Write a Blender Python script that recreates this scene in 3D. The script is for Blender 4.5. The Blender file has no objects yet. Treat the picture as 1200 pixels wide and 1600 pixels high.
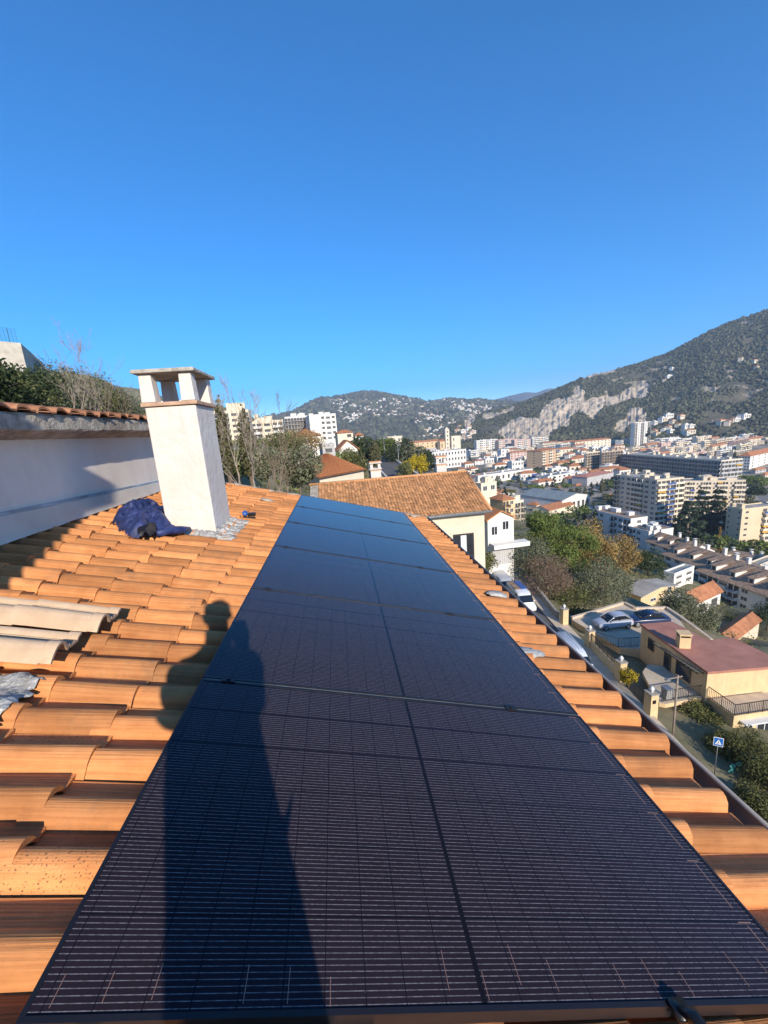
import bpy, math, random
import numpy as np
from mathutils import Vector, Matrix
R_ = math.radians
random.seed(7)
S = bpy.context.scene
COL = S.collection

# ------------------------------------------------------------------ camera
# world axes (rows) expressed in camera axes; the camera is the origin, Y runs along the solar panels
F = 623.0
CR = np.array([[0.99013566, 0.0943301, -0.10360115],
               [-0.12033689, 0.19378927, -0.97363481],
               [-0.07176628, 0.97649759, 0.20322906]])
cam = bpy.data.cameras.new('camera'); camo = bpy.data.objects.new('camera', cam); COL.objects.link(camo)
camo.matrix_world = Matrix(CR.tolist()).to_4x4()
cam.sensor_fit = 'VERTICAL'; cam.sensor_height = 32.0; cam.sensor_width = 24.0
cam.lens = F / 1600 * 32.0
cam.clip_start = 0.02; cam.clip_end = 40000
S.camera = camo

# ------------------------------------------------------------------ sky and sun
SUN_EL, SUN_AZ = 24.43, 164.6          # azimuth measured from +Y towards +X
W = bpy.data.worlds.new('World'); S.world = W; W.use_nodes = True
nt = W.node_tree; nt.nodes.clear()
sky = nt.nodes.new('ShaderNodeTexSky'); sky.sky_type = 'NISHITA'; sky.sun_disc = False
sky.sun_elevation = R_(SUN_EL); sky.sun_rotation = R_(SUN_AZ)
sky.altitude = 0; sky.air_density = 0.8; sky.dust_density = 0.0; sky.ozone_density = 5.0
bg = nt.nodes.new('ShaderNodeBackground'); bg.inputs['Strength'].default_value = 0.15
wo = nt.nodes.new('ShaderNodeOutputWorld')
hs = nt.nodes.new('ShaderNodeHueSaturation'); hs.inputs['Saturation'].default_value = 1.58
nt.links.new(sky.outputs[0], hs.inputs['Color']); nt.links.new(hs.outputs[0], bg.inputs['Color']); nt.links.new(bg.outputs[0], wo.inputs['Surface'])
SUN_DIR = Vector((-.24174358, .87775237, -.41365544))
sl = bpy.data.lights.new('sun', 'SUN'); sl.energy = 4.3; sl.angle = R_(0.5); sl.color = (1.0, 0.90, 0.76)
slo = bpy.data.objects.new('sun', sl); COL.objects.link(slo); slo.location = (30, -60, 60)
slo.rotation_mode = 'QUATERNION'; slo.rotation_quaternion = SUN_DIR.to_track_quat('-Z', 'Y')
S.view_settings.view_transform = 'Standard'; S.view_settings.look = 'None'
S.view_settings.exposure = 0.72; S.view_settings.gamma = 1.0
S.cycles.max_bounces = 6; S.cycles.diffuse_bounces = 3; S.cycles.glossy_bounces = 3
S.cycles.transmission_bounces = 3; S.cycles.transparent_max_bounces = 6; S.cycles.volume_bounces = 0
S.cycles.caustics_reflective = False; S.cycles.caustics_refractive = False

# ------------------------------------------------------------------ measuring helpers
def ray(u, v): return CR @ np.array([u - 600, -(v - 800), -F]) / F
def P(u, v, d): return Vector(ray(u, v) * d)                # point at a depth
def Z(u, v, z):                                             # point on a level
    r = ray(u, v); return Vector(r * (z / r[2]))
TH = R_(15.3553)
DV = np.array([math.cos(TH), 0, -math.sin(TH)]); NV = np.array([math.sin(TH), 0, math.cos(TH)])
def RP(d, y, h): return Vector(DV * d + np.array([0, y, 0]) - NV * h)      # roof coords: down-slope, along, below camera
def ONR(u, v, h):
    r = ray(u, v); return Vector(r * (-h / (NV @ r)))

# ------------------------------------------------------------------ materials
def mat(name, col, rough=0.8, spec=0.3, var=0.15, scale=3.0, metal=0.0, bump=0.0, bscale=None, island=0.0, objvar=0.0, col2=None, coord='Object', detail=5.0, coat=0.0, trans=0.0):
    m = bpy.data.materials.new(name); m.use_nodes = True
    n = m.node_tree.nodes; l = m.node_tree.links
    b = n['Principled BSDF']
    b.inputs['Roughness'].default_value = rough; b.inputs['Metallic'].default_value = metal
    b.inputs['Specular IOR Level'].default_value = spec; b.inputs['Coat Weight'].default_value = coat
    tc = n.new('ShaderNodeTexCoord')
    nz = n.new('ShaderNodeTexNoise'); nz.inputs['Scale'].default_value = scale; nz.inputs['Detail'].default_value = detail; nz.inputs['Roughness'].default_value = 0.65
    l.new(tc.outputs[coord], nz.inputs['Vector'])
    rp = n.new('ShaderNodeValToRGB')
    rp.color_ramp.elements[0].position = 0.3; rp.color_ramp.elements[1].position = 0.7
    c = col; d = col2 if col2 else tuple(x * (1 - 2 * var) for x in c)
    e = tuple(min(1, x * (1 + var)) for x in c)
    rp.color_ramp.elements[0].color = (*d, 1); rp.color_ramp.elements[1].color = (*e, 1)
    l.new(nz.outputs['Fac'], rp.inputs['Fac'])
    out = rp.outputs['Color']
    def scaled(src, fac_socket, amt):
        mr = n.new('ShaderNodeMapRange'); mr.inputs['To Min'].default_value = 1 - amt; mr.inputs['To Max'].default_value = 1 + amt
        l.new(fac_socket, mr.inputs['Value'])
        h = n.new('ShaderNodeHueSaturation'); l.new(src, h.inputs['Color']); l.new(mr.outputs[0], h.inputs['Value'])
        return h.outputs[0]
    if island:
        g = n.new('ShaderNodeNewGeometry'); out = scaled(out, g.outputs['Random Per Island'], island)
    if objvar:
        oi = n.new('ShaderNodeObjectInfo'); out = scaled(out, oi.outputs['Random'], objvar)
    l.new(out, b.inputs['Base Color'])
    if bump:
        nb = n.new('ShaderNodeTexNoise'); nb.inputs['Scale'].default_value = bscale or scale * 6; nb.inputs['Detail'].default_value = 4
        l.new(tc.outputs[coord], nb.inputs['Vector'])
        bp = n.new('ShaderNodeBump'); bp.inputs['Strength'].default_value = bump; bp.inputs['Distance'].default_value = 0.02
        l.new(nb.outputs['Fac'], bp.inputs['Height']); l.new(bp.outputs[0], b.inputs['Normal'])
    if trans:
        b.inputs['Subsurface Weight'].default_value = 0
        tr = n.new('ShaderNodeBsdfTranslucent'); l.new(out, tr.inputs['Color'])
        mx = n.new('ShaderNodeMixShader'); mx.inputs[0].default_value = trans
        o = n['Material Output']; l.new(b.outputs[0], mx.inputs[1]); l.new(tr.outputs[0], mx.inputs[2]); l.new(mx.outputs[0], o.inputs['Surface'])
    return m

def streaks(m, amt=.35, sc=(5,5,.35), col=(.34,.27,.20)):
    # rain streaks and grime running down a wall
    n = m.node_tree.nodes; l = m.node_tree.links; b = n['Principled BSDF']; src = b.inputs['Base Color'].links[0].from_socket
    tc = n.new('ShaderNodeTexCoord'); mp = n.new('ShaderNodeMapping'); mp.inputs['Scale'].default_value = sc; l.new(tc.outputs['Object'], mp.inputs[0])
    nz = n.new('ShaderNodeTexNoise'); nz.inputs['Scale'].default_value = 1.0; nz.inputs['Detail'].default_value = 9; nz.inputs['Roughness'].default_value = .7; l.new(mp.outputs[0], nz.inputs['Vector'])
    rp = n.new('ShaderNodeValToRGB'); rp.color_ramp.elements[0].position = .50; rp.color_ramp.elements[1].position = .78
    rp.color_ramp.elements[0].color = (0,0,0,1); rp.color_ramp.elements[1].color = (amt,amt,amt,1); l.new(nz.outputs['Fac'], rp.inputs[0])
    mx = n.new('ShaderNodeMix'); mx.data_type = 'RGBA'; mx.inputs[7].default_value = (*col,1); l.new(rp.outputs[0], mx.inputs[0]); l.new(src, mx.inputs[6]); l.new(mx.outputs[2], b.inputs['Base Color'])
    return m
# ------------------------------------------------------------------ mesh builder
class MB:
    def __init__(s): s.v = []; s.f = []; s.m = []
    def add(s, vs, fs, m=0):
        o = len(s.v); s.v += [tuple(x) for x in vs]
        for f in fs: s.f.append(tuple(i + o for i in f)); s.m.append(m)
        return s
    def bx(s, x0, x1, y0, y1, z0, z1, m=0, top=None):
        s.add([(x0,y0,z0),(x1,y0,z0),(x1,y1,z0),(x0,y1,z0),(x0,y0,z1),(x1,y0,z1),(x1,y1,z1),(x0,y1,z1)],
              [(0,3,2,1),(4,5,6,7),(0,1,5,4),(1,2,6,5),(2,3,7,6),(3,0,4,7)], m)
        if top is not None: s.m[-5] = top
        return s
    def bar(s, a, b, w, h=None, m=0):           # square bar from a to b
        a = Vector(a); b = Vector(b); h = h or w
        d = (b - a).normalized(); u = Vector((0,0,1)) if abs(d.z) < .9 else Vector((1,0,0))
        x = d.cross(u).normalized() * w / 2; y = x.cross(d).normalized() * h / 2
        vs = [a-x-y,a+x-y,a+x+y,a-x+y,b-x-y,b+x-y,b+x+y,b-x+y]
        return s.add(vs, [(0,1,2,3),(7,6,5,4),(0,4,5,1),(1,5,6,2),(2,6,7,3),(3,7,4,0)], m)
    def tube(s, pts, rad, n=8, m=0, caps=True):
        pts = [Vector(p) for p in pts]; k = len(pts)
        rad = rad if isinstance(rad, (list, tuple)) else [rad] * k
        vs = []
        for i, p in enumerate(pts):
            d = (pts[min(i+1,k-1)] - pts[max(i-1,0)]).normalized()
            u = Vector((0,0,1)) if abs(d.z) < .9 else Vector((1,0,0))
            x = d.cross(u).normalized(); y = x.cross(d)
            for j in range(n):
                a = 2*math.pi*j/n; vs.append(p + (x*math.cos(a) + y*math.sin(a)) * rad[i])
        fs = [(i*n+j, i*n+(j+1)%n, (i+1)*n+(j+1)%n, (i+1)*n+j) for i in range(k-1) for j in range(n)]
        if caps: fs += [tuple(range(n-1,-1,-1)), tuple((k-1)*n+j for j in range(n))]
        return s.add(vs, fs, m)
    def lathe(s, prof, n=14, c=(0,0,0), m=0):
        vs = [(c[0]+r*math.cos(2*math.pi*j/n), c[1]+r*math.sin(2*math.pi*j/n), c[2]+z) for r, z in prof for j in range(n)]
        fs = [(i*n+j, i*n+(j+1)%n, (i+1)*n+(j+1)%n, (i+1)*n+j) for i in range(len(prof)-1) for j in range(n)]
        return s.add(vs, fs, m)
    def prism(s, poly, z0, z1, m=0, mtop=None):      # poly counter-clockwise
        a = sum(poly[i][0]*poly[(i+1)%len(poly)][1]-poly[(i+1)%len(poly)][0]*poly[i][1] for i in range(len(poly)))
        if a < 0: poly = list(reversed(poly))
        n = len(poly)
        vs = [(p[0],p[1],z0) for p in poly] + [(p[0],p[1],z1) for p in poly]
        s.add(vs, [(i,(i+1)%n,n+(i+1)%n,n+i) for i in range(n)] + [tuple(range(n-1,-1,-1))], m)
        s.add([(p[0],p[1],z1) for p in poly], [tuple(range(n))], m if mtop is None else mtop)
        return s
    def me(s, name, mats, smooth=False):
        me = bpy.data.meshes.new(name); me.from_pydata(s.v, [], s.f)
        for mm in (mats if isinstance(mats, (list, tuple)) else [mats]): me.materials.append(mm)
        me.polygons.foreach_set('material_index', s.m)
        if smooth: me.polygons.foreach_set('use_smooth', [True]*len(s.f))
        me.update(); return me
    def build(s, name, mats, parent=None, smooth=False, world=False, bevel=0.0, seg=2):
        if world and parent is not None:
            iv = parent.matrix_basis.inverted(); s.v = [tuple(iv @ Vector(p)) for p in s.v]
        o = bpy.data.objects.new(name, s.me(name, mats, smooth)); COL.objects.link(o)
        if parent is not None: o.parent = parent
        if bevel:
            b = o.modifiers.new('bevel', 'BEVEL'); b.width = bevel; b.segments = seg; b.limit_method = 'ANGLE'; b.angle_limit = R_(40)
        return o

def mesh_np(name, V, Fc, mats, parent=None, smooth=False, mi=None):
    V = np.asarray(V, np.float32); Fc = np.asarray(Fc, np.int32); k = Fc.shape[1]
    me = bpy.data.meshes.new(name)
    me.vertices.add(len(V)); me.vertices.foreach_set('co', V.ravel())
    me.loops.add(Fc.size); me.loops.foreach_set('vertex_index', Fc.ravel())
    me.polygons.add(len(Fc)); me.polygons.foreach_set('loop_start', np.arange(0, Fc.size, k, dtype=np.int32))
    for mm in (mats if isinstance(mats, (list, tuple)) else [mats]): me.materials.append(mm)
    if mi is not None: me.polygons.foreach_set('material_index', np.asarray(mi, np.int32))
    if smooth: me.polygons.foreach_set('use_smooth', np.ones(len(Fc), bool))
    me.update(calc_edges=True); me.validate()
    o = bpy.data.objects.new(name, me); COL.objects.link(o)
    if parent is not None: o.parent = parent
    return o

def tag(o, label=None, cat=None, group=None, kind=None):
    if label: o['label'] = label
    if cat: o['category'] = cat
    if group: o['group'] = group
    if kind: o['kind'] = kind
    return o
def thing(name, label, cat, loc=(0,0,0), rz=0.0, group=None):
    o = bpy.data.objects.new(name, None); COL.objects.link(o); o.empty_display_size = .2
    m = Matrix.Translation(Vector(loc)) @ Matrix.Rotation(rz, 4, 'Z')
    o.matrix_basis = m
    return tag(o, label, cat, group)
KIDS = {}
def inst(name, me, parent=None, loc=(0,0,0), rz=0.0, sc=(1,1,1)):
    o = bpy.data.objects.new(name, me); COL.objects.link(o)
    o.location = loc; o.rotation_euler = (0,0,rz); o.scale = sc
    if parent is not None: o.parent = parent
    return o
def dup(root, loc, rz=None, label=None, sc=None):
    r = root.copy(); COL.objects.link(r); r.location = loc
    if rz is not None: r.rotation_euler = (0,0,rz)
    if sc is not None: r.scale = (sc,sc,sc) if not isinstance(sc, tuple) else sc
    if label: r['label'] = label
    def rec(o, q):
        for ch in o.children:
            c = ch.copy(); COL.objects.link(c); c.parent = q; rec(ch, c)
    rec(root, r)
    return r
def vnoise(x, y, seed=0):           # smooth value noise, numpy
    def h(i, j):
        n = (i * 374761393 + j * 668265263 + seed * 1442695041).astype(np.int64) & 0x7fffffff
        n = (n ^ (n >> 13)) * 1274126177 & 0x7fffffff
        return ((n ^ (n >> 16)) & 0xffff) / 65535.0
    x = np.asarray(x, float); y = np.asarray(y, float)
    i = np.floor(x).astype(np.int64); j = np.floor(y).astype(np.int64); a = x - i; b = y - j
    a = a*a*(3-2*a); b = b*b*(3-2*b)
    return (h(i,j)*(1-a)+h(i+1,j)*a)*(1-b) + (h(i,j+1)*(1-a)+h(i+1,j+1)*a)*b
def fbm(x, y, o=4, seed=0): return sum(vnoise(x*2**k, y*2**k, seed+k) / 2**(k+1) for k in range(o))
# ------------------------------------------------------------------ shared materials
M = {}
M['stucco_white'] = mat('white render', (.70,.66,.60), .9, .2, .08, 1.2, bump=.15, bscale=40)
M['stucco_cream'] = mat('cream render', (.76,.665,.51), .9, .2, .07, .6)
M['stucco_yellow'] = mat('yellow ochre render', (.78,.56,.31), .9, .2, .08, .8, bump=.1, bscale=30)
streaks(M['stucco_yellow'], .4); streaks(M['stucco_cream'], .25)
M['stucco_pale'] = mat('pale ochre facade', (.76,.60,.39), .9, .2, .07, .1)
M['concrete'] = mat('weathered concrete', (.42,.37,.30), .95, .2, .28, 5, bump=.5, bscale=30)
M['far_white'] = mat('pale render', (.80,.76,.68), .9, .2, .06, .1)
M['far_cream'] = mat('cream facade', (.80,.69,.52), .9, .2, .07, .1)
M['far_beige'] = mat('beige facade', (.74,.62,.46), .9, .2, .07, .1)
M['far_pink'] = mat('pink facade', (.68,.48,.40), .9, .2, .07, .1)
M['far_orange'] = mat('orange facade', (.70,.48,.29), .9, .2, .07, .1)
M['far_grey'] = mat('grey facade', (.52,.50,.48), .9, .2, .1, .1)
M['far_brown'] = mat('brown facade', (.52,.40,.29), .9, .2, .1, .1)
M['roof_flat'] = mat('gravelled flat roof', (.46,.42,.36), .95, .1, .2, .3)
M['roof_grey'] = mat('grey sheet roofing', (.26,.29,.28), .6, .3, .12, .2)
M['roof_tile'] = mat('far tiled roof', (.50,.21,.10), .9, .2, .22, .6, detail=8)
M['roof_brown'] = mat('brown tiled roof', (.40,.27,.18), .9, .2, .3, 1.6, detail=10, bump=.6, bscale=6)
M['red_roof'] = mat('red roof coating', (.47,.215,.155), .85, .2, .12, .7)
M['glass'] = mat('window glass', (.035,.04,.05), .08, .6, .3, 1.0)
M['glass_far'] = mat('window opening', (.10,.095,.09), .35, .5, .3, .5, objvar=.5)
M['frame'] = mat('white window frame', (.72,.72,.70), .5, .4, .03, 2)
M['shutter'] = mat('grey shutter', (.45,.43,.40), .7, .3, .06, 2, objvar=.3)
M['rail_blue'] = mat('blue balcony awning', (.06,.13,.36), .7, .3, .1, 1)
M['rail_yel'] = mat('yellow balcony awning', (.70,.42,.08), .7, .3, .1, 1)
M['asphalt'] = mat('asphalt', (.14,.135,.13), .95, .2, .15, 2.5, bump=.3, bscale=60)
M['paving'] = mat('pale paving', (.64,.52,.38), .9, .2, .1, 1.0)
M['metal_dark'] = mat('dark painted iron', (.035,.03,.028), .6, .4, .1, 5)
M['metal_grey'] = mat('galvanised metal', (.32,.33,.34), .5, .5, .12, 6, metal=.6)
M['wood'] = mat('bare bark', (.24,.18,.13), .95, .1, .25, 9)
M['bark_pale'] = mat('pale bark', (.36,.29,.23), .95, .1, .2, 9)
M['plastic_blk'] = mat('black plastic', (.012,.012,.013), .35, .5, .1, 5)
M['soil'] = mat('dry hillside ground', (.24,.20,.125), 1, .1, .35, .25, col2=(.11,.115,.055), bump=.4, bscale=4)

def leafmat(name, c, amt=.45, c2=None):
    return mat(name, c, .75, .25, .2, .5, island=amt, objvar=.15, col2=c2, trans=.25)
LF = dict(green=leafmat('bright pine foliage', (.17,.215,.05)), dark=leafmat('dark evergreen foliage', (.065,.09,.034)),
          olive=leafmat('olive foliage', (.22,.225,.13)), orange=leafmat('autumn foliage', (.42,.265,.085), .4, (.24,.19,.07)),
          yellow=leafmat('yellow poplar foliage', (.42,.25,.04)), mimosa=leafmat('yellow blossom', (.55,.42,.03)),
          hedge=leafmat('hedge foliage', (.17,.175,.06)), twig=leafmat('reddish twigs', (.30,.20,.135), .35),
          cypress=leafmat('cypress foliage', (.17,.16,.075)), cedar=leafmat('cedar foliage', (.055,.08,.042)))

# ------------------------------------------------------------------ terrain
anch = []
XR = lambda y: 21.6 + .12 * (min(max(y, -10), 64) - 24.8)      # right kerb of the street
for y in (-60,-25,0,18,35,55):
    for x, z in ((-90,26),(-55,16),(-28,6),(-12,-.5),(-3,-5),(2.5,-8),(9,-15),(XR(y)-4.5,-23.05),(XR(y)-2,-23.2),(XR(y),-23.2)):
        anch.append((x, y, z))
for y in (-60,-25,0):
    for x, z in ((26,-26),(34,-28),(48,-34.5),(70,-45),(105,-60),(150,-69),(220,-70)): anch.append((x, y, z))
# ground levels read off under the garden trees and the houses down the slope
GA = [(893,893,64),(834,868,66),(822,895,58),(938,945,58),(890,965,54),(965,935,62),(905,870,84),(938,888,82),(966,892,84),(856,925,54),(1012,898,86),(930,912,72),(880,855,84),(1065,968,56),(1095,985,58),(1160,990,76),(1198,985,74),
      (1000,956,72),(1085,968,88),(1052,920,108),(1140,1012,66),(935,900,78),(1190,1010,60),(1150,1180,27),(1100,1145,29),(1190,1250,23),(860,832,110),(1000,872,150),(1100,905,130),(1200,985,100),(1060,880,160),(920,850,160),(840,812,160),(800,822,150),(780,806,140),(1152,868,197),(1100,868,195),(1175,872,190),(1160,884,185),(1200,880,185),(1130,878,180),(1190,905,150),(1230,880,190),(1250,900,160)]
for u, v, d in GA: p = P(u, v, d); anch.append((p.x, p.y, p.z - .2))
anch += [(-40,200,-4),(-30,160,-5),(-10,100,-7),(-25,70,-1),(2,95,-12),(-2,145,-13),(-3,70,-9),(20,75,-23.5),
         (40,130,-44),(120,190,-69),(160,200,-70),(70,260,-66),(20,260,-45),(-10,260,-28),(-60,260,6),(-100,330,26),(-180,300,50),(-160,200,45),(-80,200,12),
         (-120,100,30),(-30,420,-25),(10,420,-62),(60,420,-70),(-110,600,10),(-60,700,-40),(0,700,-66),(-300,600,80),(-250,1000,40),(-80,1000,-60),(-300,1600,-30),(0,1500,-70)]
for r in (350, 500, 700, 1000, 1500, 2400):
    for a in (14, 22, 32, 45, 58, 72, 90, 110, 135): anch.append((r*math.sin(R_(a)), r*math.cos(R_(a)), -70))
ANC = np.array(anch, float)
def ground(x, y):
    x = np.atleast_1d(np.asarray(x, float)); y = np.atleast_1d(np.asarray(y, float))
    out = np.empty(x.shape)
    for k in range(0, x.size, 4000):
        xx = x.ravel()[k:k+4000, None]; yy = y.ravel()[k:k+4000, None]
        # near the house the slope runs along Y, so distances there are stretched across it
        near = np.clip(1 - np.hypot(xx, yy) / 90, 0, 1) * 2.2 + 1
        d2 = ((xx - ANC[None,:,0]) * near)**2 + ((yy - ANC[None,:,1]) / near**.5)**2 + 1.0
        w = d2**-1.9
        out.ravel()[k:k+4000] = (w * ANC[None,:,2]).sum(1) / w.sum(1)
    return out
def gz(x, y): return float(ground(x, y)[0])
na, nr = 300, 150
aa = np.linspace(-math.pi, math.pi, na + 1)[:-1]
rr = np.concatenate([[0.0], np.geomspace(2.5, 7000, nr - 1)])
A2, R2 = np.meshgrid(aa, rr)
X = R2 * np.sin(A2); Y = R2 * np.cos(A2)
H = ground(X, Y).reshape(X.shape)
far = np.clip((R2 - 2600) / 1500, 0, 1); H = H * (1 - far) + (-70) * far
H += (fbm(X / 9, Y / 9, 3, 3) - .44) * np.clip(R2 - 40, 0, 60) / 60 * 1.6 * (H > -66)
kx = 21.6 + .12 * (np.clip(Y, -10, 64) - 24.8)
strip = (X > kx - 7) & (X < kx + 6.5) & (Y > -30) & (Y < 66); H[strip] = np.minimum(H[strip], -23.3)
strip = (X > 15) & (X < 40) & (Y > 26) & (Y < 48) & (X < 52 - Y * .4); H[strip] = np.minimum(H[strip], -23.6)
V = np.stack([X, Y, H], -1).reshape(-1, 3)
i = np.arange(nr - 1)[:, None]; j = np.arange(na)[None, :]
Fq = np.stack([i*na + j, i*na + (j+1) % na, (i+1)*na + (j+1) % na, (i+1)*na + j], -1).reshape(-1, 4)
def ground_mat():
    m = M['soil']; n = m.node_tree.nodes; l = m.node_tree.links; b = n['Principled BSDF']; src = b.inputs['Base Color'].links[0].from_socket
    g = n.new('ShaderNodeNewGeometry'); sx = n.new('ShaderNodeSeparateXYZ'); l.new(g.outputs['Position'], sx.inputs[0])
    mr = n.new('ShaderNodeMapRange'); mr.inputs[1].default_value = -58; mr.inputs[2].default_value = -67; l.new(sx.outputs['Z'], mr.inputs[0])
    vo = n.new('ShaderNodeTexVoronoi'); vo.inputs['Scale'].default_value = .07; l.new(g.outputs['Position'], vo.inputs['Vector'])
    rp = n.new('ShaderNodeValToRGB'); rp.color_ramp.interpolation = 'CONSTANT'
    cols = [(0,(.24,.22,.20)),(.2,(.13,.13,.08)),(.32,(.30,.27,.22)),(.5,(.19,.18,.17)),(.62,(.36,.31,.25)),(.8,(.14,.13,.09)),(.9,(.22,.20,.17))]
    rp.color_ramp.elements[0].color = (*cols[0][1],1); rp.color_ramp.elements[1].position = cols[1][0]; rp.color_ramp.elements[1].color = (*cols[1][1],1)
    for p, c in cols[2:]: e = rp.color_ramp.elements.new(p); e.color = (*c,1)
    sp = n.new('ShaderNodeSeparateColor'); l.new(vo.outputs['Color'], sp.inputs[0]); l.new(sp.outputs[0], rp.inputs[0])
    mx = n.new('ShaderNodeMix'); mx.data_type = 'RGBA'; l.new(mr.outputs[0], mx.inputs[0]); l.new(src, mx.inputs[6]); l.new(rp.outputs[0], mx.inputs[7]); l.new(mx.outputs[2], b.inputs['Base Color'])
ground_mat()
tag(mesh_np('ground', V, Fq, M['soil'], smooth=True), kind='structure')

# hills: heightfields in azimuth and distance, ridge line and rock faces from the real skyline
def hill(name, m, az0, az1, d0, d1, prof, na, nr, seed, rough, rock=None, back=1.35):
    az = np.linspace(az0, az1, na); t = np.concatenate([np.linspace(0, 1, nr), [1.12, back]])
    T, A = np.meshgrid(t, az, indexing='ij')
    pr = np.interp(A, prof[0], prof[1]); e0 = np.interp(A, prof[0], prof[2]) if len(prof) > 2 else 0
    D1 = np.interp(A, prof[0], prof[3]) if len(prof) > 3 else d1
    D = d0 + (D1 - d0) * T
    top = np.tan(pr) * D1 + 0.0
    s = np.clip(T, 0, 1)
    shape = .55 * s**1.05 + .45 * (s*s*(3-2*s))
    Hh = -72 + (top + 72) * shape
    Hh = np.where(T > 1, top - (T - 1) * (top + 72) * 1.6, Hh)
    xx = D * np.sin(A); yy = D * np.cos(A)
    n1 = fbm(xx / (d0*.22), yy / (d0*.22), 5, seed) - .47
    Hh = Hh + n1 * rough * np.sin(np.pi * np.clip(s, 0, .9)) * 2
    rk = np.zeros_like(Hh)
    if rock is not None: Hh, rk = rock(A, T, xx, yy, Hh, D)
    V = np.stack([xx, yy, Hh], -1).reshape(-1, 3)
    n = len(az); i = np.arange(len(t)-1)[:, None]; j = np.arange(n-1)[None, :]
    Fq = np.stack([i*n+j, i*n+j+1, (i+1)*n+j+1, (i+1)*n+j], -1).reshape(-1, 4)[:, ::-1]
    o = mesh_np(name, V, Fq, m, smooth=True)
    a = o.data.attributes.new('rock', 'FLOAT', 'POINT'); a.data.foreach_set('value', rk.ravel().astype(np.float32))
    tag(o, kind='structure')
    return xx, yy, Hh, rk, T, A
def skyl(pts):
    az = []; el = []
    for u, v in pts:
        r = ray(u, v); az.append(math.atan2(r[0], r[1])); el.append(math.atan2(r[2], math.hypot(r[0], r[1])))
    o = np.argsort(az); return np.array(az)[o], np.array(el)[o]
def mountain_mat(name, c1, c2, rockc):
    m = mat(name, c1, 1, .05, .2, .02, col2=c2, detail=8)
    n = m.node_tree.nodes; l = m.node_tree.links; b = n['Principled BSDF']
    src = b.inputs['Base Color'].links[0].from_socket
    at = n.new('ShaderNodeAttribute'); at.attribute_name = 'rock'
    tc = n.new('ShaderNodeTexCoord'); mp = n.new('ShaderNodeMapping'); mp.inputs['Scale'].default_value = (.05,.05,.022)
    nz = n.new('ShaderNodeTexNoise'); nz.inputs['Scale'].default_value = 1.0; nz.inputs['Detail'].default_value = 8; nz.inputs['Roughness'].default_value = .7
    l.new(tc.outputs['Object'], mp.inputs[0]); l.new(mp.outputs[0], nz.inputs['Vector'])
    rp = n.new('ShaderNodeValToRGB'); rp.color_ramp.elements[0].position = .32; rp.color_ramp.elements[1].position = .68
    rp.color_ramp.elements[0].color = (*[x*.5 for x in rockc], 1); rp.color_ramp.elements[1].color = (*rockc, 1)  # dark of the crevices painted into the rock colour, following the bump
    l.new(nz.outputs['Fac'], rp.inputs[0])
    mx = n.new('ShaderNodeMix'); mx.data_type = 'RGBA'
    l.new(at.outputs['Fac'], mx.inputs[0]); l.new(src, mx.inputs[6]); l.new(rp.outputs[0], mx.inputs[7])
    l.new(mx.outputs[2], b.inputs['Base Color'])
    bp = n.new('ShaderNodeBump'); bp.inputs['Strength'].default_value = .9; bp.inputs['Distance'].default_value = 6
    l.new(nz.outputs['Fac'], bp.inputs['Height']); l.new(bp.outputs[0], b.inputs['Normal'])
    return m
M['mount'] = mountain_mat('scrubby mountain side', (.19,.16,.105), (.085,.085,.05), (.70,.575,.425))
M['farhill'] = mountain_mat('wooded far hill', (.09,.095,.055), (.055,.06,.034), (.45,.38,.28))
M['range'] = mat('distant mountain range', (.10,.10,.09), 1, .05, .25, .004, detail=8)
M['woods'] = mat('wooded slope foliage', (.105,.102,.056), .95, .1, .25, .02, island=.55, col2=(.055,.058,.034))

# right mountain
RS = skyl([(705,664),(760,645),(800,634),(850,616),(880,603),(910,590),(960,578),(1000,567),(1040,553),(1090,528),(1140,504),(1200,484),(1290,440),(1400,400),(1500,390),(1640,440)])
rock_px = [(802,688,838,668,17),(838,676,866,648,15),(864,660,880,632,11),(880,660,906,616,7),(922,642,950,622,10),(948,628,1004,606,8),(925,650,935,640,7),(972,664,1000,648,9),(1112,612,1126,604,2.5),(1098,631,1116,625,2.2),(1160,616,1190,609,1.6),(912,590,960,580,2.5),(1020,578,1050,573,2),(760,652,800,640,4),(725,682,735,655,5),(1050,625,1062,622,2)]
def rock_fn(A, T, xx, yy, Hh, D):
    q = np.stack([xx, yy, Hh], 0).reshape(3, -1)
    c = CR.T @ q; u = 600 + F * c[0] / -c[2]; v = 800 - F * c[1] / -c[2]
    rk = np.zeros(u.shape)
    nn = fbm(u / 22, v / 14, 4, 31) - .5
    for u0, v0, u1, v1, w in rock_px:
        d = np.array([u1-u0, v1-v0], float); L2 = d @ d
        t = np.clip(((u-u0)*d[0] + (v-v0)*d[1]) / L2, 0, 1)
        dist = np.hypot(u - u0 - t*d[0], (v - v0 - t*d[1]))
        rk = np.maximum(rk, np.clip((w * 1.3 * (1.1 + 2.2*nn) - dist) / 3.0, 0, 1))
    bare = np.clip((fbm(u / 30, v / 9, 5, 77) - .66) * 9, 0, .5) * (v < 660) * (u > 880)
    rk = np.maximum(rk, bare).reshape(Hh.shape)
    crag = fbm(xx / 16, yy / 16, 4, 8) - .5; rib = 1 - np.abs(2 * fbm(A * 260, A * 0 + T * 3, 3, 14) - 1)
    return Hh + rk * (crag * 24 + (rib - .6) * 6), rk
MX = hill('mountain', M['mount'], RS[0][0], RS[0][-1], 930, 1700, (RS[0], RS[1], RS[1]*0, np.interp(RS[0], [.1,.35,.8,1.2], [1350,1450,1700,1700])), 620, 200, 5, 26, rock_fn)
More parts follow.
